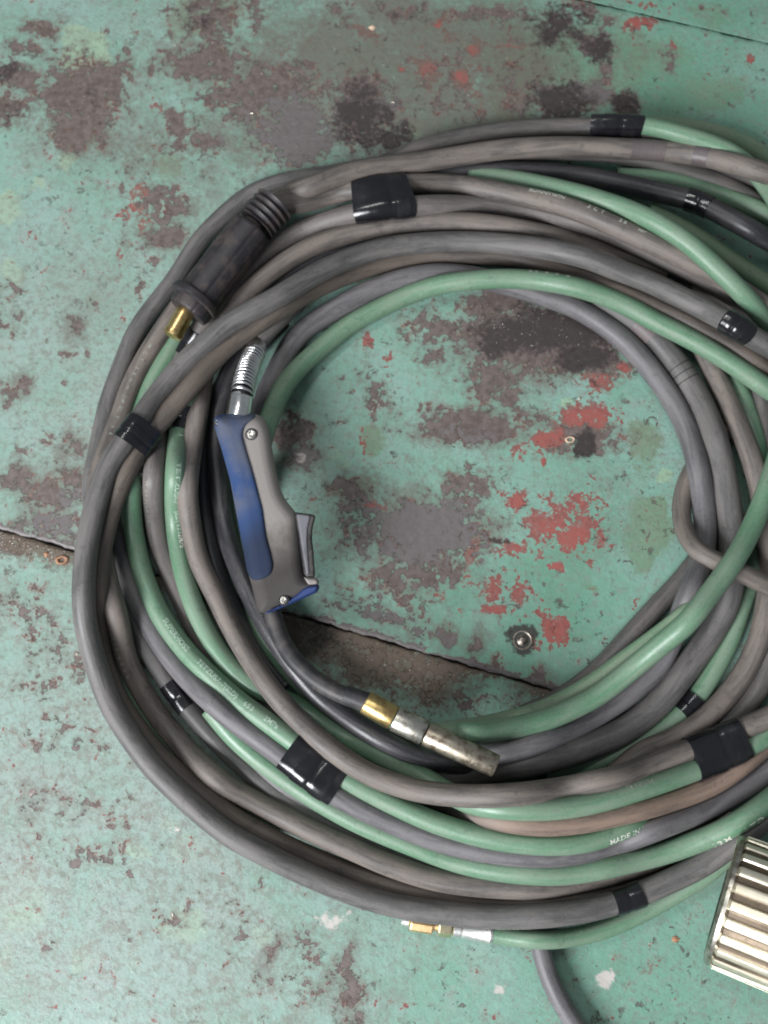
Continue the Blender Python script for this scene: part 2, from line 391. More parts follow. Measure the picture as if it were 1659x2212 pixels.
def floor_material():
    n = NT('worn_painted_steel')
    geo = n.n('ShaderNodeNewGeometry'); pos = geo.outputs['Position']
    a1 = n.n('ShaderNodeAttribute', attribute_name='wear'); s1 = n.n('ShaderNodeSeparateColor'); n.link(a1.outputs['Color'], s1.inputs[0])
    a2 = n.n('ShaderNodeAttribute', attribute_name='tint'); s2 = n.n('ShaderNodeSeparateColor'); n.link(a2.outputs['Color'], s2.inputs[0])
    a3 = n.n('ShaderNodeAttribute', attribute_name='grime'); s3 = n.n('ShaderNodeSeparateColor'); n.link(a3.outputs['Color'], s3.inputs[0])
    bare, red, dark = s1.outputs; yel, olive, metal = s2.outputs; pale, edge, dirt = s3.outputs
    chalk = a1.outputs['Alpha']; deep = a2.outputs['Alpha']; stain = a3.outputs['Alpha']
    nA = n.noise(pos, 68, 9, 0.66, 0.35); nB = n.noise(pos, 170, 7, 0.62, 0.3); nC = n.noise(pos, 700, 4, 0.6); nD = n.noise(pos, 14, 5, 0.6)
    off = n.n('ShaderNodeVectorMath', operation='ADD'); n.link(pos, off.inputs[0]); off.inputs[1].default_value = (3.1, 7.7, 1.3)
    p2 = off.outputs[0]
    rA = n.noise(p2, 60, 8, 0.65, 0.3); rB = n.noise(p2, 230, 5, 0.6); rD = n.noise(p2, 20, 6, 0.65); rC = n.noise(p2, 900, 3, 0.6)
    sub = lambda x, k: n.math('MULTIPLY', n.math('SUBTRACT', x, 0.5), k)
    bv = n.math('ADD', n.math('ADD', n.math('MULTIPLY', n.math('MULTIPLY', bare, n.math('SUBTRACT', 1.0, n.math('MULTIPLY', chalk, 0.22))), 0.60), sub(nA, 1.45)), n.math('ADD', sub(nB, 1.05), sub(nC, .05)))
    m_bare = n.step(bv, 0.360, 0.402)
    nE = n.noise(p2, 105, 9, 0.72, 0.5); wE = n.noise(pos, 16, 4, .6)
    m_chip = n.math('MULTIPLY', n.step(nE, 0.600, 0.622), n.step(wE, 0.46, 0.54))
    m_bare = n.math('MAXIMUM', m_bare, n.math('MULTIPLY', m_chip, n.math('SUBTRACT', 0.9, n.math('MULTIPLY', chalk, 0.75))))
    fringe = n.step(bv, 0.30, 0.33)
    rv = n.math('ADD', n.math('MULTIPLY', red, 0.62), n.math('ADD', sub(rA, 1.7), sub(rB, 1.5)))
    m_red = n.step(rv, 0.350, 0.372)
    # paint
    g = n.mix(n.step(nD, 0.35, 0.65), (0.165, 0.325, 0.255), (0.215, 0.355, 0.305))
    g = n.mix(n.step(rA, 0.50, 0.72, 0, 0.75), g, (0.255, 0.325, 0.295))
    g = n.mix(n.step(rB, 0.55, 0.75, 0, 0.45), g, (0.125, 0.270, 0.205))
    g = n.mix(n.step(rD, 0.55, 0.72, 0, 0.5), g, (0.235, 0.300, 0.262))
    yv = n.math('ADD', n.math('MULTIPLY', yel, 0.8), n.math('ADD', sub(rA, 0.9), sub(nB, 0.5)))
    g = n.mix(n.step(yv, 0.30, 0.48, 0, .85), g, (0.275, 0.400, 0.265))
    ov = n.math('ADD', n.math('MULTIPLY', olive, 0.8), n.math('ADD', sub(rD, 0.8), sub(rB, 0.7)))
    g = n.mix(n.step(ov, 0.25, 0.5, 0, .68), g, (0.140, 0.190, 0.100))
    # thin scratches and specks
    g = n.mix(n.step(rC, 0.66, 0.72, 0, 0.55), g, (0.09, 0.16, 0.12))
    # old grime rubbed into the paint
    gr = n.math('ADD', n.noise(pos, 9, 6, 0.7), n.math('MULTIPLY', nB, 0.25))
    g = n.mix(n.step(gr, 0.60, 0.80, 0, 0.55), g, (0.130, 0.165, 0.125))
    g = n.mix(n.step(n.noise(p2, 120, 7, 0.7, 0.6), 0.55, 0.66, 0, 0.45), g, (0.165, 0.190, 0.160))
    g = n.mix(n.math('MULTIPLY', chalk, n.step(rD, .35, .6, .45, .85)), g, n.mix(n.step(n.noise(p2, 150, 6, .7, .5), .46, .62), (0.255, 0.315, 0.290), (0.205, 0.212, 0.190)))
    g = n.mix(n.math('MULTIPLY', deep, n.step(rD, .4, .65, .7, .35)), g, (0.100, 0.265, 0.180))
    # red primer
    r = n.mix(n.step(rB, 0.35, 0.7), (0.275, 0.080, 0.070), (0.185, 0.068, 0.058))
    # bare steel / dirt
    br = n.mix(n.step(nB, 0.35, 0.68), (0.095, 0.073, 0.065), (0.150, 0.121, 0.113))
    br = n.mix(n.step(rA, 0.5, 0.7, 0, .7), br, (0.085, 0.066, 0.056))
    br = n.mix(n.step(n.math('ADD', n.math('MULTIPLY', metal, .8), n.math('ADD', sub(nA, 1.1), sub(nB, .8))), 0.30, 0.46, 0, .65), br, (0.142, 0.133, 0.136))
    dk = n.step(n.math('ADD', n.math('MULTIPLY', dark, 0.8), n.math('ADD', sub(nA, .9), sub(rB, .8))), 0.25, 0.55, 0, .92)
    base = n.mix(m_red, g, r)
    half = n.math('MULTIPLY', n.step(bv, 0.10, 0.36), n.step(nB, .40, .62, .25, .75))
    base = n.mix(half, base, (0.150, 0.172, 0.138))
    nM = n.noise(pos, 300, 9, .78, .4); wv = n.noise(p2, 11, 5, .65)
    base = n.mix(n.math('MULTIPLY', n.step(nM, .50, .64), n.step(wv, .42, .60, .12, .62)), base, (0.128, 0.124, 0.105))
    base = n.mix(n.math('MULTIPLY', n.step(n.noise(p2, 260, 8, .75, .3), .56, .68), n.step(wv, .58, .40, .1, .55)), base, (0.300, 0.350, 0.325))
    rim = n.math('SUBTRACT', n.step(bv, 0.325, 0.352), n.step(bv, 0.352, 0.372), clamp=True)
    base = n.mix(n.math('MULTIPLY', rim, 0.42), base, (0.300, 0.400, 0.350))
    base = n.mix(n.step(n.noise(p2, 150, 6, .7, .5), .50, .64, 0, .45), base, (0.190, 0.200, 0.178))
    sv = n.math('ADD', n.math('MULTIPLY', stain, 0.8), n.math('ADD', sub(rD, 0.9), n.math('ADD', sub(nA, .7), sub(rB, .5))))
    base = n.mix(n.step(sv, 0.22, 0.80, 0, 0.80), base, (0.112, 0.096, 0.078))
    lip = n.math('MULTIPLY', fringe, n.step(rA, 0.50, 0.58, 0, .75))
    base = n.mix(lip, base, (0.215, 0.085, 0.072))
    base = n.mix(m_bare, base, br)
    base = n.mix(dk, base, (0.034, 0.027, 0.026))
    rr2 = n.math('MULTIPLY', m_red, n.step(red, .75, .95))
    base = n.mix(n.math('MULTIPLY', rr2, n.step(rB, .3, .55)), base, (0.275, 0.082, 0.070))
    pv = n.math('ADD', n.math('MULTIPLY', pale, 0.55), n.math('ADD', sub(nB, 1.3), sub(rA, 0.9)))
    base = n.mix(n.step(pv, 0.38, 0.62, 0, .9), base, (0.500, 0.460, 0.430))
    dv = n.math('ADD', n.math('MULTIPLY', dirt, 0.85), n.math('ADD', sub(rD, 0.9), sub(rB, 0.7)))
    base = n.mix(n.step(dv, 0.25, 0.6, 0, .88), base, (0.105, 0.078, 0.056))
    base = n.mix(n.step(n.math('ADD', edge, sub(nB, .5)), 0.35, 0.65, 0, .9), base, (0.330, 0.315, 0.310))
    # general dust
    base = n.mix(n.step(n.noise(pos, 330, 5, .7), 0.56, 0.75, 0, 0.35), base, (0.210, 0.190, 0.170))
    hgt = n.math('ADD', n.math('MULTIPLY', n.math('SUBTRACT', 1.0, m_bare), 0.6), n.math('ADD', n.math('MULTIPLY', nC, .12), n.math('MULTIPLY', nB, .5)))
    n.bump(hgt, 0.0012, 0.9)
    rough = n.math('ADD', n.math('MULTIPLY', rB, 0.25), 0.36)
    return n.out(base, rough, n.math('MULTIPLY', n.math('MULTIPLY', m_bare, metal), 0.25, clamp=True), 0.42)
M['floor'] = floor_material()
M['gap'] = mat_plastic('gap_dirt', (0.030, 0.024, 0.020), (0.06, 0.045, 0.035), 0.2, 0.9, 60)

def plate(name, top_fn, bot_fn, x0, x1, z, nx, ny, parent, bev_top, bev_bot, label=None):
    xs = np.linspace(x0, x1, nx)
    wob = lambda x: 1.2 * np.sin(x / 23.0) + 0.9 * np.sin(x / 7.3 + 1) + 0.5 * np.sin(x / 3.1)
    yt = top_fn(xs) + (wob(xs + 40) if bev_top else 0)
    yb = bot_fn(xs) + (wob(xs) if bev_bot else 0)
    t = np.linspace(0, 1, ny)
    t = np.concatenate([[0.0], t * (1 - 0.004) + 0.002, [1.0]]) if True else t
    X = np.repeat(xs[None, :], len(t), 0); Y = yt[None, :] * (1 - t[:, None]) + yb[None, :] * t[:, None]
    Z = np.full_like(X, z)
    Z[0] -= 0.0012 if bev_top else 0; Z[-1] -= 0.0012 if bev_bot else 0
    # skirts
    Xs = np.vstack([X[:1], X, X[-1:]]); Ys = np.vstack([Y[:1], Y, Y[-1:]]); Zs = np.vstack([Z[:1] * 0 + z - 0.008, Z, Z[-1:] * 0 + z - 0.008])
    nr, nc = Xs.shape
    V = PN(Xs.ravel(), Ys.ravel(), Zs.ravel())
    idx = np.arange(nr * nc).reshape(nr, nc)
    F = np.stack([idx[:-1, :-1], idx[1:, :-1], idx[1:, 1:], idx[:-1, 1:]], -1).reshape(-1, 4)
    o = make(name, V, F.tolist(), M['floor'], parent, True)
    me = o.data
    Xf, Yf = Xs.ravel(), Ys.ravel()
    d1 = (Yf - seam1(Xf)) / 1.04
    ed = np.zeros_like(Xf); dirt = np.zeros_like(Xf)
    bare = field(Xf, Yf, BARE); metal = field(Xf, Yf, METAL)
    if bev_bot and name:   # middle plate: worn strip along the seam
        near = np.clip(1 - np.abs(d1) / 26.0, 0, 1)
        bare = np.maximum(bare, near * 1.15); metal = np.maximum(metal, near * 0.8)
        ed = np.clip(1 - np.abs(d1) / 3.2, 0, 1) * 0.8
    if bev_top and not bev_bot:   # lower plate: dirt gathered along the seam
        near = np.clip(1 - d1 / 70.0, 0, 1)
        inside = np.exp(-((Xf - 800) / 330) ** 2) * np.clip(1 - (d1 - 60) / 120.0, 0, 1)
        left = np.exp(-((Xf - 80) / 170) ** 2) * np.clip(1 - (d1 - 10) / 90.0, 0, 1)
        dirt = np.clip(np.maximum(near * .7, np.maximum(inside * 0.85, left * .8)), 0, 1)
        bare = np.maximum(bare, inside * .75)
    def attr(nm, r, g, b, al):
        at = me.color_attributes.new(nm, 'FLOAT_COLOR', 'POINT')
        at.data.foreach_set('color', np.stack([r, g, b, al], -1).astype(np.float32).ravel())
    bl = lambda x, y, r, q=1.0: q * np.exp(-(((Xf - x) ** 2 + (Yf - y) ** 2) / r ** 2))
    chalk = np.clip(bl(120, 1750, 520) + bl(120, 760, 330, .8) + bl(380, 2000, 420, .6) + bl(250, 120, 260, .3), 0, 1)
    deep = np.clip(bl(1420, 150, 420) + bl(1250, 1330, 260, .8) + bl(1350, 2120, 380, .6) + bl(1000, 1350, 260, .6), 0, 1)
    stain = field(Xf, Yf, [(x, y, rx * 1.25 + 14, ry * 1.25 + 14, a * .8, r) for x, y, rx, ry, a, r in BARE if rx * ry > 350])
    stain = np.maximum(stain, np.clip(bl(950, 190, 230, .95) + bl(560, 230, 190, .65) + bl(1160, 700, 150, .9) + bl(170, 220, 170, .6) + bl(950, 1150, 210, .5) + bl(1220, 90, 260, .55) + bl(720, 60, 240, .5) + bl(330, 420, 200, .35) + bl(620, 960, 60, .6), 0, 1))
    attr('wear', bare, field(Xf, Yf, RED), field(Xf, Yf, DARK), chalk)
    attr('tint', field(Xf, Yf, YEL), field(Xf, Yf, OLIVE), metal, deep)
    attr('grime', field(Xf, Yf, PALE), ed, dirt, stain)
    if label: o['label'] = label
    return o

floor = make('floor', [(-1.6, -1.6, -0.02), (1.6, -1.6, -0.02), (1.6, 1.6, -0.02), (-1.6, 1.6, -0.02), (-1.6, -1.6, -0.0085), (1.6, -1.6, -0.0085), (1.6, 1.6, -0.0085), (-1.6, 1.6, -0.0085)],
             [(0, 3, 2, 1), (4, 5, 6, 7), (0, 1, 5, 4), (1, 2, 6, 5), (2, 3, 7, 6), (3, 0, 4, 7)], M['gap'], None, False)
tag(floor, 'worn green painted steel plate floor of a workshop', kind='structure')
X0, X1 = -620, 2280
mid_plate = plate('floor_plate', lambda x: np.maximum(seam2(x) + 1.2, -700 + 0 * x), lambda x: seam1(x) - 1.5, X0, X1, 0.0, 420, 230, floor, True, True, 'green floor plate under the coil, chipped to red primer and bare steel')
low_plate = plate('floor_plate', lambda x: seam1(x) + 2.0, lambda x: 2900 + 0 * x, X0, X1, -0.0035, 420, 240, floor, True, False, 'lower floor plate with dirt gathered along its upper joint')
top_plate = plate('floor_plate', lambda x: -720 + 0 * x, lambda x: seam2(x) - 1.2, X0, X1, 0.0, 200, 100, floor, False, False, 'floor plate beyond the thin joint in the upper right corner')

# countersunk screw in the plate
sp = P(1129, 1383, 0)
scr = lathe('plate_screw', sp + Vector((0, 0, -0.001)), (0, 0, 1), [(0, .0078), (.0012, .0078), (.0013, .0070), (.0006, .0055), (.0012, .0040), (.0022, .0030), (.0027, .0016), (.0028, .0005)], M['stained_steel'], mid_plate, 28)

# ------------------------------------------------------------------ cable runs (plan points, stacking order carried forward)
R = {}
def run(key, r, mat, pts):
    o = []; p = 0
    for q in pts:
        if len(q) == 3: p = q[2]
        o.append((q[0], q[1], p))
    R[key] = dict(r=r, mat=mat, pts=o)

run('K1', 24.3, 'grey', [(1790,815,90),(1659,748),(1568,693),(1467,640),(1390,604),(1327,581),(1273,559),(1190,540),(1106,529),(1030,523),(953,523),(880,528),(826,536),(760,557),(696,584),(645,614),(596,644),(498,697),(440,745),(385,799),(327,871,96),
     (288,929),(258,970),(236,1005),(216,1060),(195,1140),(182,1240),(184,1340),(205,1427),(238,1519),(274,1580),(328,1654),(402,1727),(494,1802),(572,1845),(652,1884),(729,1917),(800,1942),(869,1959),(930,1969),(997,1976),(1106,1981),(1239,1971),(1354,1942,90),(1439,1907,60),(1523,1865,14),(1573,1829),(1640,1778),(1720,1712)])
run('K2', 22.14, 'umber', [(1790,865,60),(1659,795),(1590,752),(1527,716),(1440,672),(1340,630),(1230,592),(1106,556),(1000,552),(940,550),(873,560),(810,575),(743,597),(680,625),(613,664),(555,700),(498,742),(460,780),(420,825),(362,892),
     (318,945),(282,1003),(254,1060),(229,1140),(212,1240),(211,1340,10),(222,1425),(257,1513),(295,1572),(352,1640),(424,1702),(513,1772),(590,1814),(668,1850),(742,1881),(810,1905),(878,1923),(940,1934),(1000,1942),(1106,1950),(1239,1946),(1354,1930),(1439,1896,10),(1530,1850),(1620,1795)])
run('K3', 21.6, 'grey', [(820,358,5),(760,368),(700,379),(640,388),(585,401),(540,420),(495,455),(430,521),(377,604),(317,681),(290,723),(262,793),(233,873),(216,950),(205,1000),(197,1060),(208,1140),(235,1230),(270,1310),(310,1390),(345,1445),(390,1510),(440,1570),(500,1632),(570,1692),(640,1742),(740,1790),(850,1835),(960,1870),(1060,1888),(1150,1895)])
run('T2', 23.76, 'brown', [(1790,425,75),(1659,376),(1587,354),(1527,339),(1427,326),(1327,320),(1220,317),(1106,321),(1040,329),(986,338),(920,349),(886,353),(820,362),(753,374),(700,392),(650,412),(603,432,45),(545,478,28),(480,545),(425,615),(375,680),(340,733),(306,789),(277,850),(260,903),(240,953),(220,1005),(210,1080),(217,1180),(234,1265),(252,1327,20),(274,1427),(300,1480),(328,1527),(376,1590),(430,1648),(486,1695),(542,1728),(590,1754),(642,1779),(700,1807),(762,1834),(840,1868),(930,1897),(1000,1909),(1064,1915),(1150,1918),(1239,1906),(1330,1885,10),(1420,1855),(1500,1815),(1580,1760)])
run('L1', 23.22, 'brown', [(361,735,64),(400,674),(440,610),(490,556),(541,496),(577,452),(600,441),(636,441),(672,434),(703,424),(753,412),(800,404),(830,401),(886,397),(950,397),(1020,403),(1106,420),(1206,442),(1260,460),(1306,479),(1360,504),(1407,526),(1487,564),(1567,607),(1607,633),(1680,680),(1780,745)])
run('L2', 23.22, 'grey', [(1800,800,40),(1700,728),(1620,665),(1540,612),(1460,570),(1380,530),(1310,500),(1273,486,48),(1173,461),(1106,452),(1040,446),(986,443),(930,443),(880,446),(830,450),(790,456),(720,473),(653,497),(586,533,40),(525,583,25),(470,650),(430,715),(400,770),(375,830),(352,900),(338,970),(331,1050,20),(337,1140),(352,1200),(368,1238),(400,1310),(427,1365),(465,1420),(520,1470),(577,1517),(640,1568),(700,1610),(800,1668),(900,1712),(970,1738,30),(1030,1757),(1106,1776),(1160,1781),(1206,1781),(1270,1773),(1339,1758),(1439,1732),(1539,1694),(1589,1661),(1640,1620),(1720,1545)])
run('L3', 23.22, 'brown', [(1750,760,12),(1640,690),(1540,635),(1460,594),(1380,563),(1250,525),(1106,492),(1000,480),(886,482),(820,492),(753,506),(700,522),(653,543),(586,588),(530,638),(480,695),(445,780),(432,860),(421,930,35),(410,1000),(404,1064),(412,1130),(430,1211),(464,1281),(504,1362),(554,1445),(611,1521,50),(657,1568),(730,1630,60),(797,1672),(850,1693),(897,1707),(997,1719),(1106,1717),(1217,1703),(1273,1691),(1340,1676),(1406,1651),(1473,1625),(1540,1601),(1606,1573),(1659,1550),(1740,1510)])
run('L4', 25.5, 'lilac', [(556,960,20),(560,920),(573,860,30),(600,800),(625,750),(653,716),(700,683),(753,652),(800,628),(853,608),(900,597),(953,592),(1030,600,34),(1106,618),(1173,638),(1240,662),(1300,698),(1357,744),(1407,800),(1451,862),(1487,933),(1505,995),(1516,1055),(1523,1115),(1522,1175),(1509,1235),(1492,1278),(1468,1340),(1440,1404),(1423,1438),(1356,1500),(1273,1553),(1189,1592),(1106,1620),(1050,1628),(1010,1630)])
run('D1', 23, 'dark', [(1180,1662,20),(1106,1660,30),(1060,1655),(1000,1650),(940,1640,36),(875,1621),(830,1600),(775,1568),(735,1540),(691,1505),(641,1448),(611,1405),(575,1350),(544,1290),(515,1225),(494,1170),(480,1100),(472,1030),(468,964),(470,900,18),(490,820),(530,745),(590,680)])
run('D2', 22, 'dark', [(610,690,2),(545,760),(490,820),(455,890),(441,970),(438,1060),(450,1160),(478,1260),(520,1345),(570,1425),(620,1485)])
run('D3', 22, 'dark', [(470,745,1),(530,670),(600,607),(690,555),(780,527),(880,512),(980,508),(1106,515),(1250,548),(1380,592),(1500,652),(1600,720)])  # added cable, stands in for the darkness of this gap
run('M2', 29, 'grey', [(1290,640,30),(1340,672),(1387,704),(1415,730),(1442,762),(1470,800),(1512,868),(1538,930),(1555,990),(1568,1055),(1577,1115),(1582,1165),(1583,1215),(1578,1265),(1565,1315),(1545,1352),(1523,1388),(1487,1437),(1450,1488),(1417,1526),(1367,1566),(1327,1590),(1273,1612),(1200,1636),(1106,1655),(1000,1668),(900,1662),(820,1632),(750,1590)])
run('G1', 22.68, 'green', [(1790,925,80),(1659,840),(1567,776),(1487,730),(1407,690),(1373,670),(1306,640),(1239,619),(1170,607),(1106,602),(1053,603),(1000,608),(953,614),(900,630),(853,650),(800,676),(753,703),(700,746),(643,797),(610,840),(586,892),(568,945,60),(556,1000,10),(548,1100),(537,1190),(545,1290),(575,1375),(620,1440),(680,1500),(750,1545),(820,1572),(900,1585),(991,1584,45),(1075,1577),(1161,1560),(1196,1549),(1293,1501),(1357,1452,80),(1423,1397),(1487,1343),(1527,1291),(1563,1243),(1595,1196),(1623,1142),(1645,1090),(1670,1020),(1690,950)])
run('G11b', 20.52, 'green2', [(1590,1175,15),(1550,1240),(1490,1318,40),(1415,1378),(1340,1432),(1283,1474),(1185,1528),(1106,1553),(1020,1572),(950,1584),(900,1580),(850,1560)])
run('G2', 22.14, 'green', [(520,680,15),(470,725),(430,790),(400,870),(386,930),(379,1020,32),(377,1100),(386,1185),(400,1250),(420,1310),(446,1365),(480,1420),(520,1462),(570,1495),(615,1512),(658,1535),(741,1590),(841,1642),(908,1675),(970,1713),(1014,1735,45),(1070,1745),(1130,1749),(1217,1746),(1300,1730),(1373,1708),(1440,1686),(1489,1668),(1560,1640),(1626,1606),(1659,1588),(1740,1535)])
run('G3', 22.14, 'green', [(520,610,8),(455,650),(410,690),(374,748),(345,797),(318,850),(300,900),(288,960),(284,1020,20),(283,1080),(287,1140),(298,1200),(317,1263),(347,1330),(401,1405,32),(461,1466),(527,1524),(575,1558),(638,1605),(690,1645),(750,1684),(830,1727),(930,1773),(1000,1796),(1064,1812,28),(1150,1823),(1217,1824),(1270,1817),(1320,1801),(1373,1778),(1430,1750,12),(1500,1710),(1580,1650)])
run('G4', 20.52, 'green', [(232,1010,7),(217,1100),(213,1180),(213,1250),(219,1324),(241,1427),(262,1480),(294,1546),(336,1605),(376,1650),(426,1697),(470,1734),(540,1780),(600,1808)])
run('G5', 22.68, 'green', [(455,1530,10),(500,1585),(556,1636),(632,1692),(700,1736),(763,1771),(820,1797,25),(897,1828),(950,1849),(997,1864),(1050,1876),(1097,1883),(1160,1888),(1217,1888),(1290,1878),(1339,1867,35),(1439,1842),(1539,1805),(1606,1770),(1659,1731),(1740,1665)])
run('K6', 23.22, 'lilac', [(300,1010,18),(270,1080),(259,1150),(271,1228),(297,1298),(331,1365),(377,1432),(427,1488,32),(494,1548),(577,1609),(640,1657),(690,1695),(747,1729),(830,1770),(930,1810,26),(1000,1830),(1064,1842),(1164,1850),(1239,1845),(1339,1820),(1439,1783),(1539,1741),(1606,1703),(1659,1668),(1740,1600)])
run('K8', 22.68, 'lilac', [(430,1470,5),(470,1540),(515,1596),(560,1650),(618,1703),(673,1733),(772,1787),(840,1815),(900,1835)])
run('S1', 22.14, 'charcoal', [(1580,1080,4),(1545,1150),(1510,1205),(1477,1247),(1435,1293),(1379,1353),(1335,1402),(1300,1440),(1250,1482),(1190,1520),(1130,1545)])
run('N1', 21.06, 'brown', [(1575,925,8),(1545,955),(1518,984),(1492,1020),(1477,1060),(1471,1105),(1478,1147,50),(1495,1178,62),(1515,1196),(1545,1212),(1575,1226),(1607,1240),(1640,1256),(1680,1275),(1760,1310)])
run('Q1', 24.3, 'brown', [(1440,650,10),(1490,705),(1520,755),(1538,798),(1563,848),(1595,918),(1622,985),(1641,1050),(1652,1120),(1662,1190),(1664,1250),(1657,1300),(1643,1372),(1615,1440),(1579,1494),(1535,1542),(1497,1573),(1447,1602),(1400,1619),(1368,1640,8),(1330,1674)])
run('G15', 21.06, 'green', [(1540,745,5),(1575,795),(1597,838),(1613,885),(1629,938),(1639,990),(1640,1060),(1637,1130),(1634,1200),(1620,1260),(1600,1315),(1588,1355),(1567,1405),(1537,1458),(1508,1502),(1487,1526),(1447,1563),(1373,1612,4),(1300,1640),(1200,1670),(1120,1690)])
run('V1', 23.76, 'charcoal', [(1600,740,2),(1635,830),(1650,908),(1662,1000),(1676,1150),(1682,1300),(1668,1400),(1648,1466),(1623,1512),(1580,1556),(1500,1605)])
run('T1', 22.68, 'charcoal', [(790,378,30),(845,348),(900,324),(958,306),(1030,291),(1106,281),(1200,276),(1290,276),(1340,280),(1400,291),(1470,312),(1540,342),(1600,370),(1660,400)])
run('G6', 20.5, 'green', [(1288,269,50),(1320,268),(1350,268),(1384,270),(1420,276),(1467,289),(1527,307),(1577,328),(1622,362),(1660,410),(1700,470)])
run('G7', 21.06, 'green2', [(1330,275,6),(1400,271),(1447,271),(1507,279),(1557,290),(1607,310),(1659,342),(1740,400)])
run('T3', 23.76, 'dark', [(780,402,40),(860,392),(950,380),(1030,372),(1106,370),(1190,374),(1273,384),(1340,397),(1406,412),(1460,424),(1508,437),(1550,458),(1589,479),(1659,518),(1760,585)])
run('T4', 22.68, 'charcoal', [(900,356,15),(1000,338),(1106,328),(1220,326),(1330,333),(1400,347),(1460,364),(1507,378),(1567,400),(1607,422),(1660,460)])
run('T5', 21.6, 'brown', [(1440,340,8),(1500,352),(1547,371),(1590,398),(1620,422),(1670,470)])
run('G9', 21.06, 'green', [(1330,382,20),(1400,384),(1450,390),(1487,399),(1547,418),(1607,440),(1659,464),(1740,505)])
run('G10', 22, 'green', [(1010,378,-1),(1080,384),(1146,395),(1206,408),(1270,424),(1320,440,-1),(1340,446,80),(1407,475),(1450,500),(1487,525),(1547,579),(1590,620),(1627,660),(1659,698),(1730,790)])
run('G17', 19.98, 'green2', [(1400,455,6),(1487,498),(1547,538),(1607,579),(1659,615),(1730,665)])
run('B1', 18.9, 'green', [(1045,2012,12),(1106,2024),(1160,2030),(1206,2029),(1260,2020),(1306,2008),(1360,1986),(1406,1962),(1476,1922),(1539,1880),(1573,1848),(1600,1812),(1640,1760)])
run('Z1', 20.52, 'lilac', [(1150,1930,3),(1155,1990),(1169,2052),(1183,2102),(1206,2154),(1238,2208),(1290,2275),(1340,2330)])
run('TORCH', 21.6, 'charcoal', [(690,600,40),(640,655),(600,692),(570,724),(553,752),(538,783),(523,847),(518,893,70),(530,960),(555,1060),(580,1180),(588,1325),(602,1372),(632,1424),(680,1469),(735,1502),(791,1518),(851,1550),(918,1584),(1072,1655)])

ZMIN = {'G10': [(1010,378,.0085),(1080,384,.009),(1146,395,.016),(1206,408,.028),(1270,424,.038),(1340,446,.044),(1407,475,.049),(1487,525,.058)],
        'G3': [(347,1330,.010),(461,1466,.024),(638,1605,.0385),(741,1678,.0385),(930,1773,.022)],
        'K6': [(560,1597,.024),(640,1657,.040),(690,1695,.040),(790,1750,.024)],
        'L2': [(720,473,.020),(790,456,.034),(870,446,.034),(960,443,.020)]}
STEP = 9.0
def catmull(pts, step):
    p = np.array(pts, float)
    out = []
    q = np.vstack([2 * p[0] - p[1], p, 2 * p[-1] - p[-2]])
    for i in range(1, len(q) - 2):
        p0, p1, p2, p3 = q[i - 1], q[i], q[i + 1], q[i + 2]
        def tj(ti, a, b): return ti + max(1e-6, np.linalg.norm((b - a)[:2])) ** 0.5
        t0 = 0; t1 = tj(t0, p0, p1); t2 = tj(t1, p1, p2); t3 = tj(t2, p2, p3)
        n = max(2, int(np.linalg.norm((p2 - p1)[:2]) / 3))
        t = np.linspace(t1, t2, n, endpoint=False)[:, None]
        A1 = (t1 - t) / (t1 - t0) * p0 + (t - t0) / (t1 - t0) * p1
        A2 = (t2 - t) / (t2 - t1) * p1 + (t - t1) / (t2 - t1) * p2
        A3 = (t3 - t) / (t3 - t2) * p2 + (t - t2) / (t3 - t2) * p3
        B1 = (t2 - t) / (t2 - t0) * A1 + (t - t0) / (t2 - t0) * A2
        B2 = (t3 - t) / (t3 - t1) * A2 + (t - t1) / (t3 - t1) * A3
        C = (t2 - t) / (t2 - t1) * B1 + (t - t1) / (t2 - t1) * B2
        lin = (t - t1) / (t2 - t1)
        C[:, 2] = (p1[2] * (1 - lin) + p2[2] * lin)[:, 0]
        out.append(C)
    out.append(q[-2][None])
    o = np.vstack(out)
    d = np.concatenate([[0], np.cumsum(np.linalg.norm(np.diff(o[:, :2], axis=0), axis=1))])
    # soften the hand-placed points
    n = max(4, int(d[-1] / step))
    s = np.linspace(0, d[-1], n)
    r = np.stack([np.interp(s, d, o[:, k]) for k in range(3)], -1)
    def sm(a, w):
        k = np.exp(-0.5 * (np.arange(-3 * w, 3 * w + 1) / w) ** 2); k /= k.sum()
        pad = 3 * w
        lead = 2 * a[0] - a[pad:0:-1] if len(a) > pad + 1 else np.repeat(a[:1], pad)
        tail = 2 * a[-1] - a[-2:-pad - 2:-1] if len(a) > pad + 1 else np.repeat(a[-1:], pad)
        return np.convolve(np.concatenate([lead, a, tail]), k, 'valid')
    for k in (0, 1): r[:, k] = sm(r[:, k], 2)
    return r

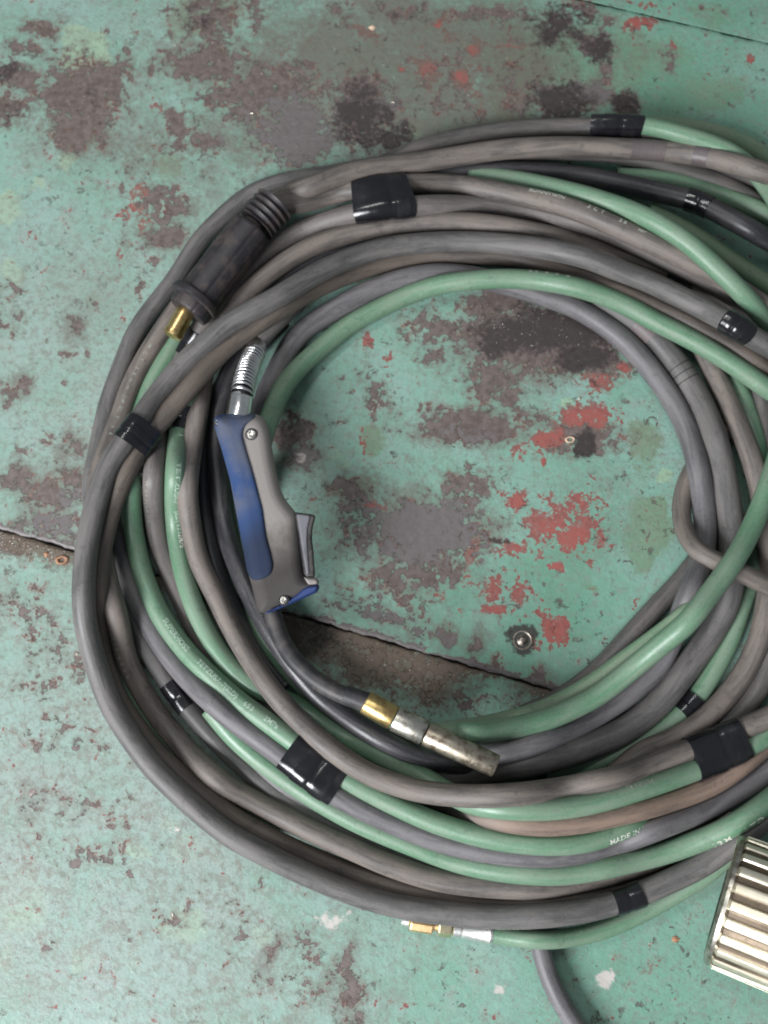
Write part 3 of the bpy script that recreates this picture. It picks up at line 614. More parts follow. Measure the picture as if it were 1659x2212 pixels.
keys = list(R)
allx = []; ally = []; allp = []; allr = []; allk = []; alls = []
for ki, k in enumerate(keys):
    a = catmull(R[k]['pts'], STEP); R[k]['a'] = a
    n = len(a); rr = np.full(n, R[k]['r'], float)
    s = np.arange(n) * STEP
    if k == 'TORCH':
        d = lambda x, y: np.argmin((a[:, 0] - x) ** 2 + (a[:, 1] - y) ** 2)
        i0, i1, i2, i3 = d(518, 893), d(588, 1325), d(791, 1518), d(553, 752)
        rr[i3:i0] = 24; rr[i0:i1] = 33; rr[i1:i2] = 18; rr[i2:] = 27
        R[k]['idx'] = (i3, i0, i1, i2)
    if k == 'L1':
        j = np.argmin((a[:, 0] - 577) ** 2 + (a[:, 1] - 452) ** 2)
        j0 = np.argmin((a[:, 0] - 405) ** 2 + (a[:, 1] - 664) ** 2)
        rr[:j0] = 21; rr[j0:j] = 40
        R[k]['idx'] = (j0, j)
    R[k]['rr'] = rr * S * 0.955
    allx.append(a[:, 0]); ally.append(a[:, 1]); allp.append(a[:, 2]); allr.append(R[k]['rr']); allk.append(np.full(n, ki)); alls.append(s)
starts = np.cumsum([0] + [len(x) for x in allx])
ax, ay, ap, ar, ak, asx = map(np.concatenate, (allx, ally, allp, allr, allk, alls))
def gauss(a, w):
    k = np.exp(-0.5 * (np.arange(-3 * w, 3 * w + 1) / w) ** 2); k /= k.sum()
    return np.convolve(np.pad(a, 3 * w, mode='edge'), k, 'valid')
def maxf(a, w):
    p = np.pad(a, w, mode='edge')
    return np.max(np.stack([p[i:i + len(a)] for i in range(2 * w + 1)]), 0)
z = ar.copy()
SLACK = 0.84
zlow = []
for k, lst in ZMIN.items():
    a = R[k]['a']; ki = keys.index(k)
    ii = [int(np.argmin((a[:, 0] - x) ** 2 + (a[:, 1] - y) ** 2)) for x, y, _ in lst]
    o_ = np.argsort(ii); ii = np.array(ii)[o_]; zl = np.array([q[2] for q in lst])[o_]
    rng = np.arange(ii[0], ii[-1] + 1)
    zlow.append((starts[ki] + rng, np.interp(rng, ii, zl)))
for outer in range(4):
    wp = PN(ax, ay, z); wx = wp[:, 0]; wy = wp[:, 1]
    prs_i = []; prs_j = []; prs_h = []
    for c0 in range(0, len(ax), 400):
        sl = slice(c0, min(len(ax), c0 + 400))
        d2 = (wx[sl, None] - wx[None]) ** 2 + (wy[sl, None] - wy[None]) ** 2
        rs = (ar[sl, None] + ar[None]) * SLACK
        ok = (d2 < rs * rs) & (ap[sl, None] > ap[None] + 0.5) & (ap[None] >= 0) & (ap[sl, None] >= 0)
        same = (ak[sl, None] == ak[None]) & (np.abs(asx[sl, None] - asx[None]) < 260)
        ok &= ~same
        ii, jj = np.nonzero(ok)
        prs_i.append(ii + c0); prs_j.append(jj); prs_h.append(np.sqrt(rs[ii, jj] ** 2 - d2[ii, jj]))
    pi, pj, ph = map(np.concatenate, (prs_i, prs_j, prs_h))
    z = ar.copy()
    for it in range(22):
        req = ar.copy()
        np.maximum.at(req, pi, z[pj] + ph)
        for q0, q1 in zlow: req[q0] = np.maximum(req[q0], q1)
        zn = np.empty_like(z)
        for ki, k in enumerate(keys):
            sl = slice(starts[ki], starts[ki + 1])
            w = {'L3': 10, 'K1': 8, 'K2': 8, 'G10': 3, 'G6': 2, 'T1': 8}.get(k, 6)
            if k == 'TORCH':
                i3, i0, i1, i2 = R[k]['idx']; q = req[sl].copy()
                q[i0:i1] = q[i0:i1].max(); q[i2:] = q[i2:].max(); req[sl] = q; w = 5
            if k == 'L1':
                j0, j = R[k]['idx']; q = req[sl].copy(); q[:j] = q[:j].max(); req[sl] = q
            e = gauss(maxf(req[sl], 2), w)
            zn[sl] = gauss(np.maximum(e, req[sl]), 3 if k != 'G6' else 1)
        if np.abs(zn - z).max() < 2e-5: z = zn; break
        z = zn
print('stack height max mm', z.max() * 1000, {k: int(1000 * z[starts[i]:starts[i + 1]].max()) for i, k in enumerate(keys)})

for ki, k in enumerate(keys):
    sl = slice(starts[ki], starts[ki + 1])
    pts = PN(ax[sl], ay[sl], z[sl])
    R[k]['p'] = pts
    t = np.gradient(pts, axis=0); t /= np.linalg.norm(t, axis=1)[:, None]
    side = np.cross(np.array([0, 0, 1.0]), t); side /= np.linalg.norm(side, axis=1)[:, None]
    up = np.cross(t, side)
    R[k]['t'], R[k]['side'], R[k]['up'] = t, side, up
    R[k]['s'] = np.concatenate([[0], np.cumsum(np.linalg.norm(np.diff(pts, axis=0), axis=1))])

def at(k, x, y):
    a = R[k]['a']; return int(np.argmin((a[:, 0] - x) ** 2 + (a[:, 1] - y) ** 2))

def tube(name, k, mat, parent=None, i0=0, i1=None, seg=18, r=None):
    d = R[k]; p = d['p'][i0:i1]; u = d['up'][i0:i1]; sd = d['side'][i0:i1]; s = d['s'][i0:i1]
    r = r if r is not None else R[k]['r'] * S * 0.955
    ph = np.linspace(-math.pi, math.pi, seg + 1)
    ring = p[:, None] + r * (np.cos(ph)[None, :, None] * u[:, None] + np.sin(ph)[None, :, None] * sd[:, None])
    V = ring.reshape(-1, 3)
    uv = np.stack([np.repeat(s[:, None], seg + 1, 1), np.repeat((ph / (2 * math.pi) + .5)[None], len(p), 0)], -1).reshape(-1, 2)
    idx = np.arange(len(p) * (seg + 1)).reshape(len(p), seg + 1)
    F = np.stack([idx[:-1, :-1], idx[1:, :-1], idx[1:, 1:], idx[:-1, 1:]], -1).reshape(-1, 4)[:, ::-1].tolist()
    F.append(tuple(idx[0, :-1])); F.append(tuple(idx[-1, :-1][::-1]))
    return make(name, V, F, M[mat], parent, True, uvs=uv)

def lettering(k, parent, text, x, y, size, phi, mat='letter', flip=False, gap=1.0):
    """small print wrapped on a hose; it starts at plan point x,y"""
    cu = bpy.data.curves.new('lettering', 'FONT'); cu.body = text; cu.size = size; cu.space_character = gap
    cu.resolution_u = 2; cu.offset = size * 0.02
    tmp = bpy.data.objects.new('lettering', cu); COL.objects.link(tmp)
    dg = bpy.context.evaluated_depsgraph_get(); dg.update()
    me = bpy.data.meshes.new_from_object(tmp.evaluated_get(dg))
    bpy.data.objects.remove(tmp); bpy.data.curves.remove(cu)
    bm = bmesh.new(); bm.from_mesh(me)
    bmesh.ops.triangulate(bm, faces=bm.faces)
    d = R[k]; s0 = d['s'][at(k, x, y)]; r = d['r'] * S * 0.955
    rad = r + 0.00012
    V = []
    for v in bm.verts:
        sx = s0 - v.co.x if flip else s0 + v.co.x
        yy = (v.co.y - size * .35) * (-1 if flip else 1)
        a = phi + yy / r
        c = np.array([np.interp(sx, d['s'], d['p'][:, q]) for q in range(3)])
        u = np.array([np.interp(sx, d['s'], d['up'][:, q]) for q in range(3)])
        sd = np.array([np.interp(sx, d['s'], d['side'][:, q]) for q in range(3)])
        V.append(c + rad * (math.cos(a) * u + math.sin(a) * sd))
    bm.verts.index_update()
    F = [tuple(w.index for w in f.verts) for f in bm.faces]
    bm.free(); bpy.data.meshes.remove(me)
    return make('lettering', V, F, M[mat], parent, False)

def hull2d(pts):
    pts = sorted(set(map(tuple, np.round(pts, 7).tolist())))
    def half(pp):
        h = []
        for q in pp:
            while len(h) >= 2 and (h[-1][0]-h[-2][0])*(q[1]-h[-2][1]) - (h[-1][1]-h[-2][1])*(q[0]-h[-2][0]) <= 0: h.pop()
            h.append(q)
        return h[:-1]
    return np.array(half(pts) + half(pts[::-1]))

def tape(k, x, y, length, parent=None, other=None, mat='tape', grow=0.0009, name=None, wrinkle=1.0, ns=17):
    """a band of tape wound round one cable, or round two lying side by side"""
    d = R[k]; i = at(k, x, y); s0 = d['s'][i]
    V = []; seg = 44
    ss = np.linspace(s0 - length * S / 2, s0 + length * S / 2, ns)
    seedv = RNG.uniform(0, 6)
    for q, s in enumerate(ss):
        g = lambda key: np.array([np.interp(s, d['s'], d[key][:, w]) for w in range(3)])
        c, sd, u, t = g('p'), g('side'), g('up'), g('t')
        r = d['r'] * S * 0.955
        cs = [(0.0, 0.0, r)]
        if other:
            e = R[other]
            rel = e['p'] - c
            j = int(np.argmin(np.abs(rel @ t) + 0.3 * np.linalg.norm(rel, axis=1)))
            # refine between samples
            best = None
            for jj in (j - 1, j):
                if 0 <= jj < len(e['p']) - 1:
                    a, b = rel[jj] @ t, rel[jj + 1] @ t
                    if a * b <= 0 and abs(a - b) > 1e-9:
                        f = a / (a - b); best = rel[jj] * (1 - f) + rel[jj + 1] * f
            if best is None: best = rel[j]
            cs.append((best @ sd, best @ u, e['r'] * S * 0.955))
        pts = []
        for (px, py, pr) in cs:
            an = np.linspace(0, 2 * math.pi, 60, endpoint=False)
            gq = grow * (1 - 0.62 * wrinkle * math.exp(-((abs(q - (ns - 1) / 2) / ((ns - 1) / 2)) / .13) ** 2)) + 0.0003 * wrinkle
            pts.append(np.stack([px + (pr + gq) * np.cos(an), py + (pr + gq) * np.sin(an)], -1))
        h = hull2d(np.vstack(pts))
        L = np.concatenate([[0], np.cumsum(np.linalg.norm(np.diff(np.vstack([h, h[:1]]), axis=0), axis=1))])
        hh = np.vstack([h, h[:1]])
        # start the loop at the highest point so that rings line up
        k0 = int(np.argmax(h[:, 1] + 0.0 * h[:, 0]))
        off = L[k0] if not other else L[int(np.argmax(h[:, 0]))]
        w = (off + np.linspace(0, L[-1], seg, endpoint=False)) % L[-1]
        cx = np.interp(w, L, hh[:, 0]); cy = np.interp(w, L, hh[:, 1])
        f = 1.0
        mid = abs(q - (ns - 1) / 2) / ((ns - 1) / 2)
        pinch = 1.0
        m = np.array([cx.mean(), cy.mean()])
        ang = np.arctan2(cy - m[1], cx - m[0])
        wob = 1 + wrinkle * (0.007 * np.sin(3 * ang + q * .5 + seedv) + 0.004 * np.sin(8 * ang - q * .6 + seedv * 2) + .004) * (0.4 if q in (0, ns - 1) else 1)
        cx = m[0] + (cx - m[0]) * pinch * wob; cy = m[1] + (cy - m[1]) * pinch * wob
        lean = 0.0
        for a_, b_ in zip(cx, cy): V.append(c + sd * a_ + u * b_ + t * lean)
    F = []
    for q in range(ns - 1):
        for w in range(seg):
            a = q * seg + w; b = q * seg + (w + 1) % seg
            F.append((a, b, b + seg, a + seg))
    F.append(tuple(range(seg))[::-1]); F.append(tuple(range((ns - 1) * seg, ns * seg)))
    o = make(name or ('tape_band' if parent else 'tape_wrap'), V, F, M[mat], parent, True)
    return sharp(o, 50)


# ------------------------------------------------------------------ hoses and cables as things
LAB = {
 'K1': ('welding_cable', 'thick grey cable forming the outermost loop at left and bottom of the coil', 'cable'),
 'K2': ('welding_cable', 'brown cable pressed against the inner side of the thick outermost grey cable', 'cable'),
 'K3': ('control_cable', 'dark grey cable along the upper left rim, outside the black plug', 'cable'),
 'T2': ('welding_cable', 'dusty brown cable with dark tape stains lying uppermost across the top of the coil', 'cable'),
 'L2': ('control_cable', 'grey cable taped beneath the brown plug cable, orange brown at lower right', 'cable'),
 'L3': ('welding_cable', 'brown cable arching outside the torch and below its nozzle into the creased tape', 'cable'),
 'L4': ('welding_cable', 'lilac grey cable bordering the bare floor on the right, ending beneath the nozzle', 'cable'),
 'D1': ('control_cable', 'black cable running from beneath the nozzle up along the left side of the torch', 'cable'),
 'D2': ('control_cable', 'black cable deep in the shadow left of the blue torch grip', 'cable'),
 'D3': ('control_cable', 'added black cable that darkens the gap above the uppermost thick grey arc', 'cable'),  # added cable, only shares the control_cable name
 'M2': ('welding_cable', 'grey cable with thin cut rings, second from the bare floor at right', 'cable'),
 'G1': ('gas_hose', 'pale green hose forming the innermost arc above the bare floor', 'hose'),
 'G11b': ('gas_hose', 'dull olive hose tucked behind the crossing pale green hose at lower right', 'hose'),
 'G2': ('gas_hose', 'green hose with 2MPa print nearest the torch handle on the left', 'hose'),
 'G3': ('gas_hose', 'green hose with (SLD) print entering the glossy tape left of the nozzle', 'hose'),
 'G4': ('gas_hose', 'green hose showing as a thin sliver inside the outermost cable at lower left', 'hose'),
 'G5': ('gas_hose', 'green hose sweeping along the bottom, just above the fluted cylinder', 'hose'),
 'K6': ('control_cable', 'lilac grey cable beside the (SLD) printed green hose, entering the same tape', 'cable'),
 'K8': ('control_cable', 'grey cable edge showing below the tape left of the nozzle', 'cable'),
 'S1': ('control_cable', 'short black cable cutting across the lower right edge of the bare floor', 'cable'),
 'N1': ('control_cable', 'brown cable bent in a tight small loop right of the bare floor', 'cable'),
 'Q1': ('welding_cable', 'worn brown cable down the right side, outside the two thick grey cables', 'cable'),
 'G15': ('gas_hose', 'green hose half hidden between cables down the right side', 'hose'),
 'V1': ('control_cable', 'dark cable lying deepest at the right edge below the tight brown loop', 'cable'),
 'T1': ('control_cable', 'dark brown cable farthest up, with the topmost tape on it', 'cable'),
 'G6': ('gas_hose', 'light green hose leaving the topmost tape towards the right', 'hose'),
 'G7': ('gas_hose', 'dull green hose outermost at the upper right of the coil', 'hose'),
 'T3': ('welding_cable', 'shiny black cable with one tape band at upper right', 'cable'),
 'T4': ('control_cable', 'charcoal cable in the shaded gap beneath the tape stained brown cable', 'cable'),
 'T5': ('control_cable', 'brown cable deepest in the gap at upper right, near the edge', 'cable'),
 'G9': ('gas_hose', 'green hose just above the shiny black taped cable at the right edge', 'hose'),
 'G10': ('gas_hose', 'bright green hose crossing diagonally over the printed brown cable', 'hose'),
 'G17': ('gas_hose', 'dark green hose shaded behind the bright diagonal green hose', 'hose'),
 'B1': ('gas_hose', 'green hose at the bottom ending in bright brass and aluminium couplings', 'hose'),
 'Z1': ('control_cable', 'single grey cable leaving the coil downwards across the green floor', 'cable'),
}
GRP = {'gas_hose': 'green gas hoses wound in the coil', 'welding_cable': 'welding cables wound in the coil', 'control_cable': 'control cables wound in the coil'}
u_ = R['L2']['s'][at('L2', 1000, 1748)]
M['two_tone'] = mat_rubber('grey_to_orange_brown_rubber', (0.074, 0.070, 0.070), (0.150, 0.138, 0.131), 0.55, along=(u_, u_ + .06, (0.235, 0.165, 0.125), (0.115, 0.088, 0.074)))
R['L2']['mat'] = 'two_tone'
OB = {}
for k in keys:
    if k in ('TORCH', 'L1'): continue
    nm, lb, ct = LAB[k]
    o = tube(nm, k, R[k]['mat'])
    tag(o, lb, ct, GRP[nm]); OB[k] = o

# ---- plug with its cable
j0, j1 = R['L1']['idx']
pz = R['L1']['p']
plug = empty('cable_plug', Vector((pz[j0][0], pz[j0][1], 0)))
tag(plug, 'black ribbed rubber cable plug with bare brass pin and printed brown cable', 'cable plug')
OB['L1'] = tube('cable', 'L1', 'brown', plug, i0=j1 - 5)
z0 = float(np.mean(pz[:j1, 2]))
A = P(541, 498, z0); B = P(402, 678, z0); axis = (B - A).normalized()
def along(x, y): return (P(x, y, z0) - A).dot(axis)
u1 = unit(480, 570, z0)
ribs_start = P(594, 440, z0); L_r = (A - ribs_start).length
prof = [(0, 24), (1, 33), (3, 37)]
ax0 = (A - ribs_start).normalized()
def rib(t): return 39.5 + 3.2 * math.cos(t * 2 * math.pi / 15.5)
prof = [(0, 25), (0.5, 34)] + [(2 + t * 1.0, rib(t)) for t in np.arange(0, 62, 1.6)]
boot_ribs = lathe('ribbed_sleeve', ribs_start, ax0, [(t * u1, r * u1 * 1.08) for t, r in prof], M['boot'], plug, 40, ang=60)
# body: a round grip with flat panels and grooves
def bodymod(a, t):
    g = 1.0
    for c0, w, dep in ((1.05, .05, .045), (2.0, .05, .045), (0.35, .05, .04), (2.75, .05, .04)):
        g -= dep * math.exp(-((a - c0) / w) ** 2)
    flat = 0.03 * max(0, math.cos(4 * a)) 
    return g - flat
Ls = (ribs_start - A).length
body_len = (B - A).length
prof = [(-6, 20), (-5, 40), (-2, 43), (6, 43), (20, 43.5)] + [(t, 43.5) for t in np.arange(40, body_len / u1 - 12, 14)] + [(body_len / u1 - 10, 43), (body_len / u1 - 4, 40)]
lathe('grip_body', A, axis, [(t * u1, r * u1 * 1.08) for t, r in prof], M['boot'], plug, 96, rmod=bodymod, ang=60)
fl = P(424, 643, z0)
lathe('flange', fl, axis, [(t * u1, r * u1 * 1.05) for t, r in [(-8, 34), (-7, 47), (-2, 52), (6, 53.5), (12, 53), (14, 50), (15, 44), (16.5, 42), (16.5, 20)]], M['boot'], plug, 48)
pn = P(404, 668, z0)
ax2 = (P(370.5, 728.5, z0) - pn).normalized()
lathe('brass_pin', pn, ax2, [(t * u1, r * u1) for t, r in [(-8, 19.5), (8, 20), (30, 20.5), (56, 20.5), (57, 21.5), (62, 21.5), (66, 20), (68, 17), (67, 12), (66, 6)]], M['brass_pin'], plug, 36)

lettering('L1', OB['L1'], 'BONNYWIN', 1140, 424, 0.0056, 0.42, 'letter')
lettering('L1', OB['L1'], '3CT', 1270, 458, 0.0054, 0.40, 'letter', gap=1.9)
lettering('L1', OB['L1'], '28', 1338, 484, 0.0052, 0.38, 'letter', gap=1.5)
lettering('L1', OB['L1'], 'mm\u00b2', 1374, 501, 0.0036, 0.30, 'letter')
# other prints
lettering('G3', OB['G3'], 'SUPERHOSE', 355, 1343, 0.0062, 0.30, 'letter_green')
lettering('G3', OB['G3'], 'TETZUSA-7(SLD)', 430, 1437, 0.0058, 0.32, 'letter_green')
lettering('G3', OB['G3'], '653', 531, 1527, 0.0056, 0.30, 'letter_green', gap=1.15)
lettering('G3', OB['G3'], '2MPa', 571, 1557, 0.0058, 0.30, 'letter_green')
lettering('G2', OB['G2'], 'A', 389, 950, 0.006, 0.55, 'letter_green')
lettering('G2', OB['G2'], 'TETZUSA-7', 384, 1010, 0.0052, 0.52, 'letter_green', gap=1.05)
lettering('G2', OB['G2'], '(SLD)', 377, 1090, 0.0056, 0.55, 'letter_green')
lettering('G2', OB['G2'], '653', 384, 1127, 0.0056, 0.55, 'letter_green', gap=1.3)
lettering('G2', OB['G2'], '2MPa', 389, 1157, 0.0060, 0.58, 'letter')
lettering('T2', OB['T2'], 'W C T  3 8 m m  J I S', 328, 750, 0.0042, 0.10, 'letter_dim', gap=1.6)
lettering('T2', OB['T2'], 'W C T  3 8', 272, 870, 0.0042, 0.05, 'letter_dim', gap=1.8)
lettering('L2', OB['L2'], 'W C T  2 2 m m  J I S', 327, 1035, 0.0034, -0.35, 'letter_dim', gap=1.2)
lettering('T2', OB['T2'], 'J I S  6 0 0 V', 243, 1370, 0.0044, -0.35, 'letter_dim', gap=1.5)
lettering('G4', OB['G4'], '6 8 9', 229, 1372, 0.0075, 0.1, 'letter_green', gap=1.6)
lettering('G1', OB['G1'], '22 6 5 8', 1140, 603, 0.0056, -0.75, 'letter', flip=True, gap=1.75)
lettering('G5', OB['G5'], '12M . LTD', 1530, 1808, 0.0075, -0.80, 'letter', gap=1.25)
lettering('G3', OB['G3'], 'MADE IN JAPAN', 1304, 1806, 0.0060, -0.62, 'letter')
lettering('G2', OB['G2'], 'TETZUSA', 1345, 1718, 0.0050, 0.60, 'letter_dim', gap=1.2)
lettering('K1', OB['K1'], 'WCT 60 mm', 1075, 1981, 0.0040, -1.15, 'letter_dim', gap=1.2)

# ---- tape
def top_tape(k, o, x, y, L, label, grow=0.0010):
    t = tape(k, x, y, L, None, o, grow=grow)
    tag(t, label, 'tape', 'black tape bands round pairs of cables')
    d = R[k]; q = d['p'][min(len(d['p']) - 1, at(k, x, y) + max(1, int(L * .14 / STEP)))]
    a_ = d['a'][min(len(d['a']) - 1, at(k, x, y) + max(1, int(L * .14 / STEP)))]
    tape(k, a_[0], a_[1], L * .60, t, o, grow=grow + 0.00035, name='tape_layer')
    return t
top_tape('K1', 'K2', 288, 929, 52, 'short black tape with one white highlight on the thick grey cable at far left')
top_tape('K1', None, 1590, 706, 58, 'bluish black tape on the grey cable at the right edge above the green hose')
top_tape('L1', 'L2', 817, 403, 116, 'wide glossy black tape binding two cables right of the plug')
top_tape('G3', 'K6', 688, 1643, 118, 'wide glossy black tape around green and grey hoses left of the nozzle')
top_tape('L3', 'G2', 1545, 1598, 118, 'creased black tape with scratches around brown cable and green hose at lower right')
top_tape('T1', 'G6', 1328, 279, 110, 'black tape topmost in the photo on a dark cable', 0.0008)
for k, x, y, L, lab in [('T3', 1508, 437, 54, None), ('K1', 1354, 1942, 58, 'dull black tape band with peeling edge'),
                        ('G2', 391, 905, 62, None), ('L2', 412, 742, 60, None), ('K3', 384, 1503, 64, None), ('G15', 1486, 1527, 46, None), ('L3', 1465, 596, 60, None)]:
    b = tape(k, x, y, L, OB[k], None)
    if lab: b['label'] = lab
for k, x, y, L in [('T2', 1511, 336, 34), ('T2', 1400, 325, 76), ('M2', 1394, 712, 50)]:
    tape(k, x, y, L, OB[k], None, mat='residue', grow=0.00025, name='tape_stain', wrinkle=0.2)
for x, y in [(1462, 792), (1476, 813), (1483, 824)]:
    tape('M2', x, y, 2.2, OB['M2'], None, mat='socket', grow=0.00012, name='cut_ring', wrinkle=0.0, ns=3)

# ------------------------------------------------------------------ welding torch
tp = R['TORCH']; i3, i0, i1, i2 = tp['idx']
hz = float(np.mean(tp['p'][i0:i1, 2]))
print('torch handle z mm', hz * 1000)
torch = empty('welding_torch', P(560, 1110, 0))
tag(torch, 'blue and grey welding torch with black curved neck lying inside the coil', 'welding torch')
tube('torch_cable', 'TORCH', 'charcoal', torch, 0, i3 + 2)

def smooth_closed(pts, n=120, it=2):
    p = np.array(pts, float)
    q = np.vstack([p, p[:1]])
    d = np.concatenate([[0], np.cumsum(np.linalg.norm(np.diff(q, axis=0), axis=1))])
    s = np.linspace(0, d[-1], n, endpoint=False)
    r = np.stack([np.interp(s, d, q[:, 0]), np.interp(s, d, q[:, 1])], -1)
    for _ in range(it): r = 0.25 * np.roll(r, 1, 0) + 0.5 * r + 0.25 * np.roll(r, -1, 0)
    return r
def inset(p, d):
    # shrink a closed outline by d, then relax it
    area = 0.5 * np.sum(p[:, 0] * np.roll(p[:, 1], -1) - np.roll(p[:, 0], -1) * p[:, 1])
    t = np.roll(p, -1, 0) - np.roll(p, 1, 0); t /= np.linalg.norm(t, axis=1)[:, None] + 1e-9
    nrm = np.stack([-t[:, 1], t[:, 0]], -1) * (1 if area > 0 else -1)
    q = p + nrm * d
    for _ in range(2): q = 0.2 * np.roll(q, 1, 0) + 0.6 * q + 0.2 * np.roll(q, -1, 0)
    return q
def slab(name, outline, zb, prof, mat, parent, n=140, it=2, cell=3.0, ref=None, lift=None):
    """outline (plan points) raised to a crowned top: prof = [(distance from the edge, z)...], skirt down to zb"""
    from mathutils.geometry import delaunay_2d_cdt
    base = smooth_closed(outline, n, it)
    refo = smooth_closed(ref, 170, 2) if ref is not None else base
    lo, hi = base.min(0), base.max(0)
    gx, gy = np.meshgrid(np.arange(lo[0], hi[0], cell), np.arange(lo[1], hi[1], cell))
    g = np.stack([gx.ravel(), gy.ravel()], -1)
    def dist(q, o=None):
        o = base if o is None else o
        d = np.full(len(q), 1e9); ins = np.zeros(len(q), bool)
        for k in range(len(o)):
            a, b = o[k], o[(k + 1) % len(o)]; ab = b - a
            t = np.clip(((q - a) @ ab) / (ab @ ab + 1e-12), 0, 1)
            d = np.minimum(d, np.linalg.norm(q - a - t[:, None] * ab, axis=1))
            c = ((a[1] > q[:, 1]) != (b[1] > q[:, 1]))
            with np.errstate(divide='ignore', invalid='ignore'):
                xx = (b[0] - a[0]) * (q[:, 1] - a[1]) / (b[1] - a[1]) + a[0]
            ins ^= c & (q[:, 0] < xx)
        return d, ins
    d, ins = dist(g)
    g = g[ins & (d > 0.8)]
    # extra rings close to the rim keep the rounding clean
    rings = []
    for off in (0.35,):
        q = inset(base, off); dd, ii = dist(q); rings.append(q[ii])
    pts = np.vstack([base] + rings + [g])
    res = delaunay_2d_cdt([Vector(p) for p in pts], [(k, (k + 1) % n) for k in range(n)], [], 1, 1e-4)
    vv = np.array([list(v) for v in res[0]]); fs = res[2]
    dd, _ = dist(vv)
    # soften the distance so ridges on the medial line do not crease
    zz = np.interp(dd, [p[0] for p in prof], [p[1] for p in prof])
    if ref is not None:
        dr, ir = dist(vv, refo); dr = np.where(ir, dr, 0)
        zz = np.interp(dr, [p[0] for p in prof], [p[1] for p in prof]) + np.interp(dd, [p[0] for p in lift], [p[1] for p in lift])
    top = PN(vv[:, 0], vv[:, 1], zz)
    bot = PN(base[:, 0], base[:, 1], np.full(n, zb))
    V = np.vstack([top, bot]); m = len(vv)
    near = [int(np.argmin(((vv - base[k]) ** 2).sum(1))) for k in range(n)]
    F = [tuple(f) for f in fs]
    for k in range(n): F.append((near[k], near[(k + 1) % n], m + (k + 1) % n, m + k))
    o = make(name, V, F, mat, parent, True)
    bm = bmesh.new(); bm.from_mesh(o.data); bmesh.ops.recalc_face_normals(bm, faces=bm.faces)
    # the open shell must face up
    upf = sum(f.normal.z * f.calc_area() for f in bm.faces if len(f.verts) == 3)
    if upf < 0: bmesh.ops.reverse_faces(bm, faces=bm.faces)
    bm.to_mesh(o.data); bm.free()
    return sharp(o, 62)

hh = 30 * unit(560, 1100, hz)
HANDLE = [(463,905),(472,898),(514,893),(550,893),(566,899),(576,912),(583,935),(591,991),(597,1020),(602,1042),(608,1063),(619,1083),(634,1101),(642,1109),(650,1180),(657,1241),(662,1250),(682,1251),(688,1258),(688,1266),(656,1288),(608,1311),(576,1324),(562,1326),(555,1312),(545,1270),(536,1237),(524,1172),(512,1108),(498,1035),(479,967),(466,925)]
topz = hz + hh
HPROF = [(0, hz + hh * .10), (1.2, hz + hh * .30), (4, hz + hh * .52), (9, hz + hh * .72), (16, hz + hh * .88), (25, hz + hh * .98), (40, hz + hh * 1.01)]
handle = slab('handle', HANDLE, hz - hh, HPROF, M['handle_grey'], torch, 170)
BLUE = [(461,905),(471,896),(514,891),(548,891),(555,895),(551,903),(538,911),(529,920),(524,934),(525,947),(529,960),(536,985),(543,1007),(551,1036),(559,1068),(567,1097),(576,1161),(586,1197),(591,1222),(586,1240),(570,1250),(552,1254),(543,1252),(534.5,1237),(522.5,1172),(510.5,1108),(496.5,1035),(477.5,967),(464,925)]
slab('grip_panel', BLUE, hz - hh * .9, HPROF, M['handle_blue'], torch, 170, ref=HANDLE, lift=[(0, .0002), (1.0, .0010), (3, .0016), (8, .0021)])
TRIM = [(572,1323),(577,1319),(600,1308),(619,1299),(640,1282),(653,1270),(664,1264),(684,1262),(690,1264),(690,1272),(684,1280),(656,1293),(608,1314),(578,1327)]
slab('end_trim', TRIM, hz - hh * .9, [(0, hz + hh * .3), (1, hz + hh * .62), (3, hz + hh * .86), (6, hz + hh * 1.0)], M['trim_blue'], torch, 90, 1, 2.0)
TRIG = [(636,1106),(650,1108),(680,1112),(682,1116),(675,1141),(674,1165),(677,1189),(681,1248),(660,1246),(656,1240)]
trig = slab('trigger', TRIG, hz - hh * .6, [(0, hz + hh * .45), (1, hz + hh * .6), (3, hz + hh * .68)], M['black_plastic'], torch, 90, 1, 2.5)
TFACE = [(641,1110),(654,1111),(670,1113.5),(668,1125),(664,1141),(663,1170),(665,1200),(668,1240),(662,1241),(655,1200)]
slab('trigger_face', TFACE, hz + hh * .5, [(0, hz + hh * .73), (1.5, hz + hh * .78)], M['trigger_face'], trig, 80, 1, 2.5)
MOUTH = [(655,1246),(684,1248),(690,1256),(686,1264),(664,1267)]
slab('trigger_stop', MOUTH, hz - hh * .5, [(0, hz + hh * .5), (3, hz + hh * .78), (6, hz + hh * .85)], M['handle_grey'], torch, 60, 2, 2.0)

def screw(x, y, r, zt, tilt=(0, 0, 1)):
    c = P(x, y, zt)
    sc = lathe('screw', c + Vector((0, 0, -.0006)), tilt, [(t * S, rr * S) for t, rr in [(0, r * .70), (2.5, r * .72), (3.6, r * .64), (4.0, r * .45), (3.2, r * .36), (1.6, r * .30)]], M['screw'], torch, 28)
    lathe('screw_recess', c + Vector((0, 0, -.0004)), tilt, [(t * S, rr * S) for t, rr in [(0, r), (1.2, r), (1.6, r * .95), (1.5, r * .82), (.4, r * .76)]], M['socket'], sc, 28)
screw(543, 938, 12.5, topz + .0001)
screw(470, 912, 8, hz + hh * .62, (-.35, 0.1, 1))
screw(613, 1297, 10.5, topz - .0006)

